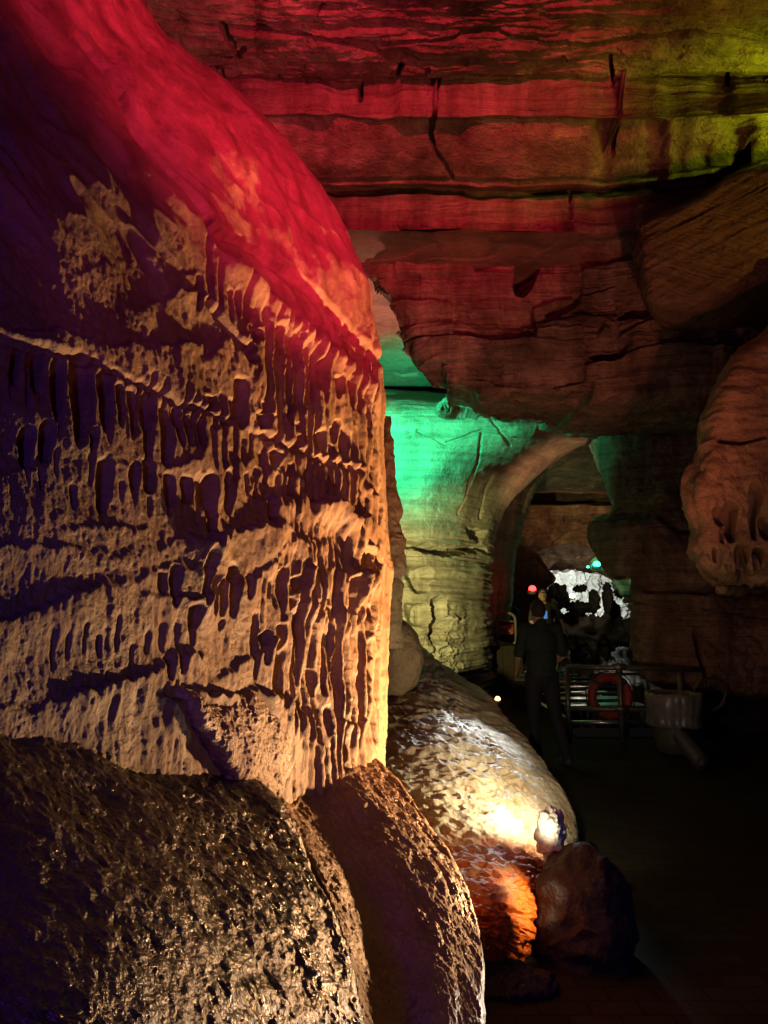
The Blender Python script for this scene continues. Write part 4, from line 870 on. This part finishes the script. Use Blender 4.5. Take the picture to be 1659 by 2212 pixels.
def person(base, H, yaw, pose, mats, label, cap=False):
    e = empty('person', base, label=label, cat='person'); bx, by, bz_ = base; k = H / 1.8
    c, s = math.cos(yaw), math.sin(yaw)
    def W(p): return Vector((bx + k * (p[0] * c - p[1] * s), by + k * (p[0] * s + p[1] * c), bz_ + k * p[2]))
    def D(p): return Vector((p[0] * c - p[1] * s, p[0] * s + p[1] * c, p[2]))
    def C(p0, r0, p1, r1): return cone(W(p0), r0 * k, W(p1), r1 * k)
    def E(p, r, sx, sy, sz):
        V, Fc = ball((0, 0, 0), r, sx, sy, sz); return [W((p[0] + v[0], p[1] + v[1], p[2] + v[2])) for v in V], Fc
    # local axes: x to the figure's left-hand side of view, y forward (away from the camera when yaw = 0)
    sh = [(-.19, 0, 1.47), (.19, 0, 1.47)]; hp = [(-.095, 0, .95), (.095, 0, .95)]
    el, wr, kn, an, hd = pose['el'], pose['wr'], pose['kn'], pose['an'], pose['hd']
    body = [E((0, 0, 1.30), .17, 1.0, .66, 1.25), E((0, 0, 1.08), .155, 1.0, .68, 1.2), C((0, -.01, 1.45), .075, (hd[0], hd[1] - .02, hd[2] - .07), .058),
            E(hd, .100, .80, .98, 1.18), E((hd[0], hd[1] + .05, hd[2] - .055), .062, .85, .9, .95), E((hd[0], hd[1] + .105, hd[2] - .01), .016, .8, 1.2, 1.5)]
    for sg in (-1, 1): body += [E((hd[0] + sg * .082, hd[1] - .005, hd[2] - .015), .026, .35, .7, 1.15), E((hd[0] + sg * .033, hd[1] + .088, hd[2] + .012), .012, 1.1, .6, .6)]
    body += [E((hd[0], hd[1] + .093, hd[2] - .058), .018, 1.5, .6, .4)]
    for i in (0, 1):
        body += [C(sh[i], .052, el[i], .040), C(el[i], .040, wr[i], .026)]
        d = D(Vector(wr[i]) - Vector(el[i])); body += hand(W(wr[i]), d, D((pose['th'][i])), D(pose['pf'][i]), k)
        body += [C(hp[i], .085, kn[i], .055), C(kn[i], .055, an[i], .038)]
    melded('body', body, mats['skin'], e, .010, 3)
    shirt = [E((0, 0, 1.33), .185, 1.05, .70, 1.1), E((0, -.005, 1.12), .178, 1.0, .74, 1.15), E((0, 0, 1.00), .172, 1.0, .76, .8), C((-.15, 0, 1.47), .066, (.15, 0, 1.47), .066), C((0, -.01, 1.47), .080, (0, -.015, 1.54), .066)]
    for i in (0, 1): shirt += [C(sh[i], .072, tuple(np.array(sh[i]) * .12 + np.array(el[i]) * .88), .062)]
    melded('shirt', shirt, mats['shirt'], e)
    tr = [E((0, 0, .95), .165, 1.03, .76, .85)]
    for i in (0, 1): tr += [C(hp[i], .102, kn[i], .072), C(kn[i], .072, tuple(np.array(an[i]) + (0, 0, -.02)), .060)]
    melded('trousers', tr, mats['trousers'], e)
    hair = [E((hd[0], hd[1] - .018, hd[2] + .022), .104, .84, .98, 1.12)]
    if pose.get('face'):
        hair = [E((hd[0], hd[1] - .03, hd[2] + .035), .104, .84, .95, 1.03)]
    hm = melded('cap' if cap else 'hair', hair + ([E((hd[0], hd[1] + .12, hd[2] + .055), .07, 1.0, .9, .12)] if cap else []), mats['hair'], e, .009, 3)
    for i in (0, 1):
        a = an[i]; melded('shoe', [C((a[0], a[1] - .03, max(.05, a[2] - .04)), .045, (a[0], a[1] + .15, max(.04, a[2] - .06)), .038), E((a[0], a[1] + .06, max(.02, a[2] - .075)), .05, 1.0, 2.6, .4)], M_SHOE, e)
    return e
b1 = at(1205, 1640, 8.1)
person((at(1176, 1640, 8.1).x, 8.1, FLOOR), 1.83, R(8), dict(hd=(-.01, .04, 1.675), el=[(-.27, -.02, 1.17), (.27, .02, 1.18)], wr=[(-.235, .17, 1.00), (.20, .22, 1.05)],
       kn=[(-.10, .03, .50), (.13, -.05, .50)], an=[(-.08, .0, .09), (.20, -.16, .10)], th=[(.5, .6, .3), (-.5, .6, .3)], pf=[(1, 0, 0), (-1, 0, 0)]),
       dict(skin=M_SKIN, shirt=M_SHIRT, trousers=M_TROU, hair=M_HAIR), 'man in dark green shirt and navy trousers seen from behind, walking towards the boats')
plat = at(1180, 1380, 12.8)
slab('boarding_step', plat.x - .5, 12.3, FLOOR + .002, plat.x + .28, 13.5, FLOOR + .42, M_FLOOR, label='low step under the man in the cap', cat='step')
person((at(1178, 1380, 12.8).x, 12.8, FLOOR + .42), 1.72, R(172), dict(face=1, hd=(.02, .05, 1.66), el=[(-.30, .02, 1.22), (.26, .04, 1.18)], wr=[(-.36, .18, 1.02), (.14, .22, 1.06)],
       kn=[(-.10, .03, .50), (.10, .02, .50)], an=[(-.11, .0, .09), (.11, -.02, .09)], th=[(.5, .6, .3), (-.5, .6, .3)], pf=[(0, 0, -1), (0, 0, -1)]),
       dict(skin=M_SKIN, shirt=M_SHIRT2, trousers=M_TROU, hair=plain('dark_cap', (.03, .03, .035), .8)), 'man in dark clothes and cap facing the camera beyond the nearer man', cap=True)
ph = at(1178, 1328, 12.4)
e = empty('phone', (ph.x, ph.y, ph.z - .07), label='phone with a blue lit screen held by the man in the cap', cat='phone')
mesh_obj('phone_case', boxd(ph.x - .04, ph.y, ph.z - .075, ph.x + .04, ph.y + .01, ph.z + .075), M_BIN, e, smooth=False)
mesh_obj('screen', boxd(ph.x - .035, ph.y - .004, ph.z - .068, ph.x + .035, ph.y - .001, ph.z + .068), plain('phone_screen', (.1, .3, .8), .3, 0, (.12, .32, .9), .5), e, smooth=False)
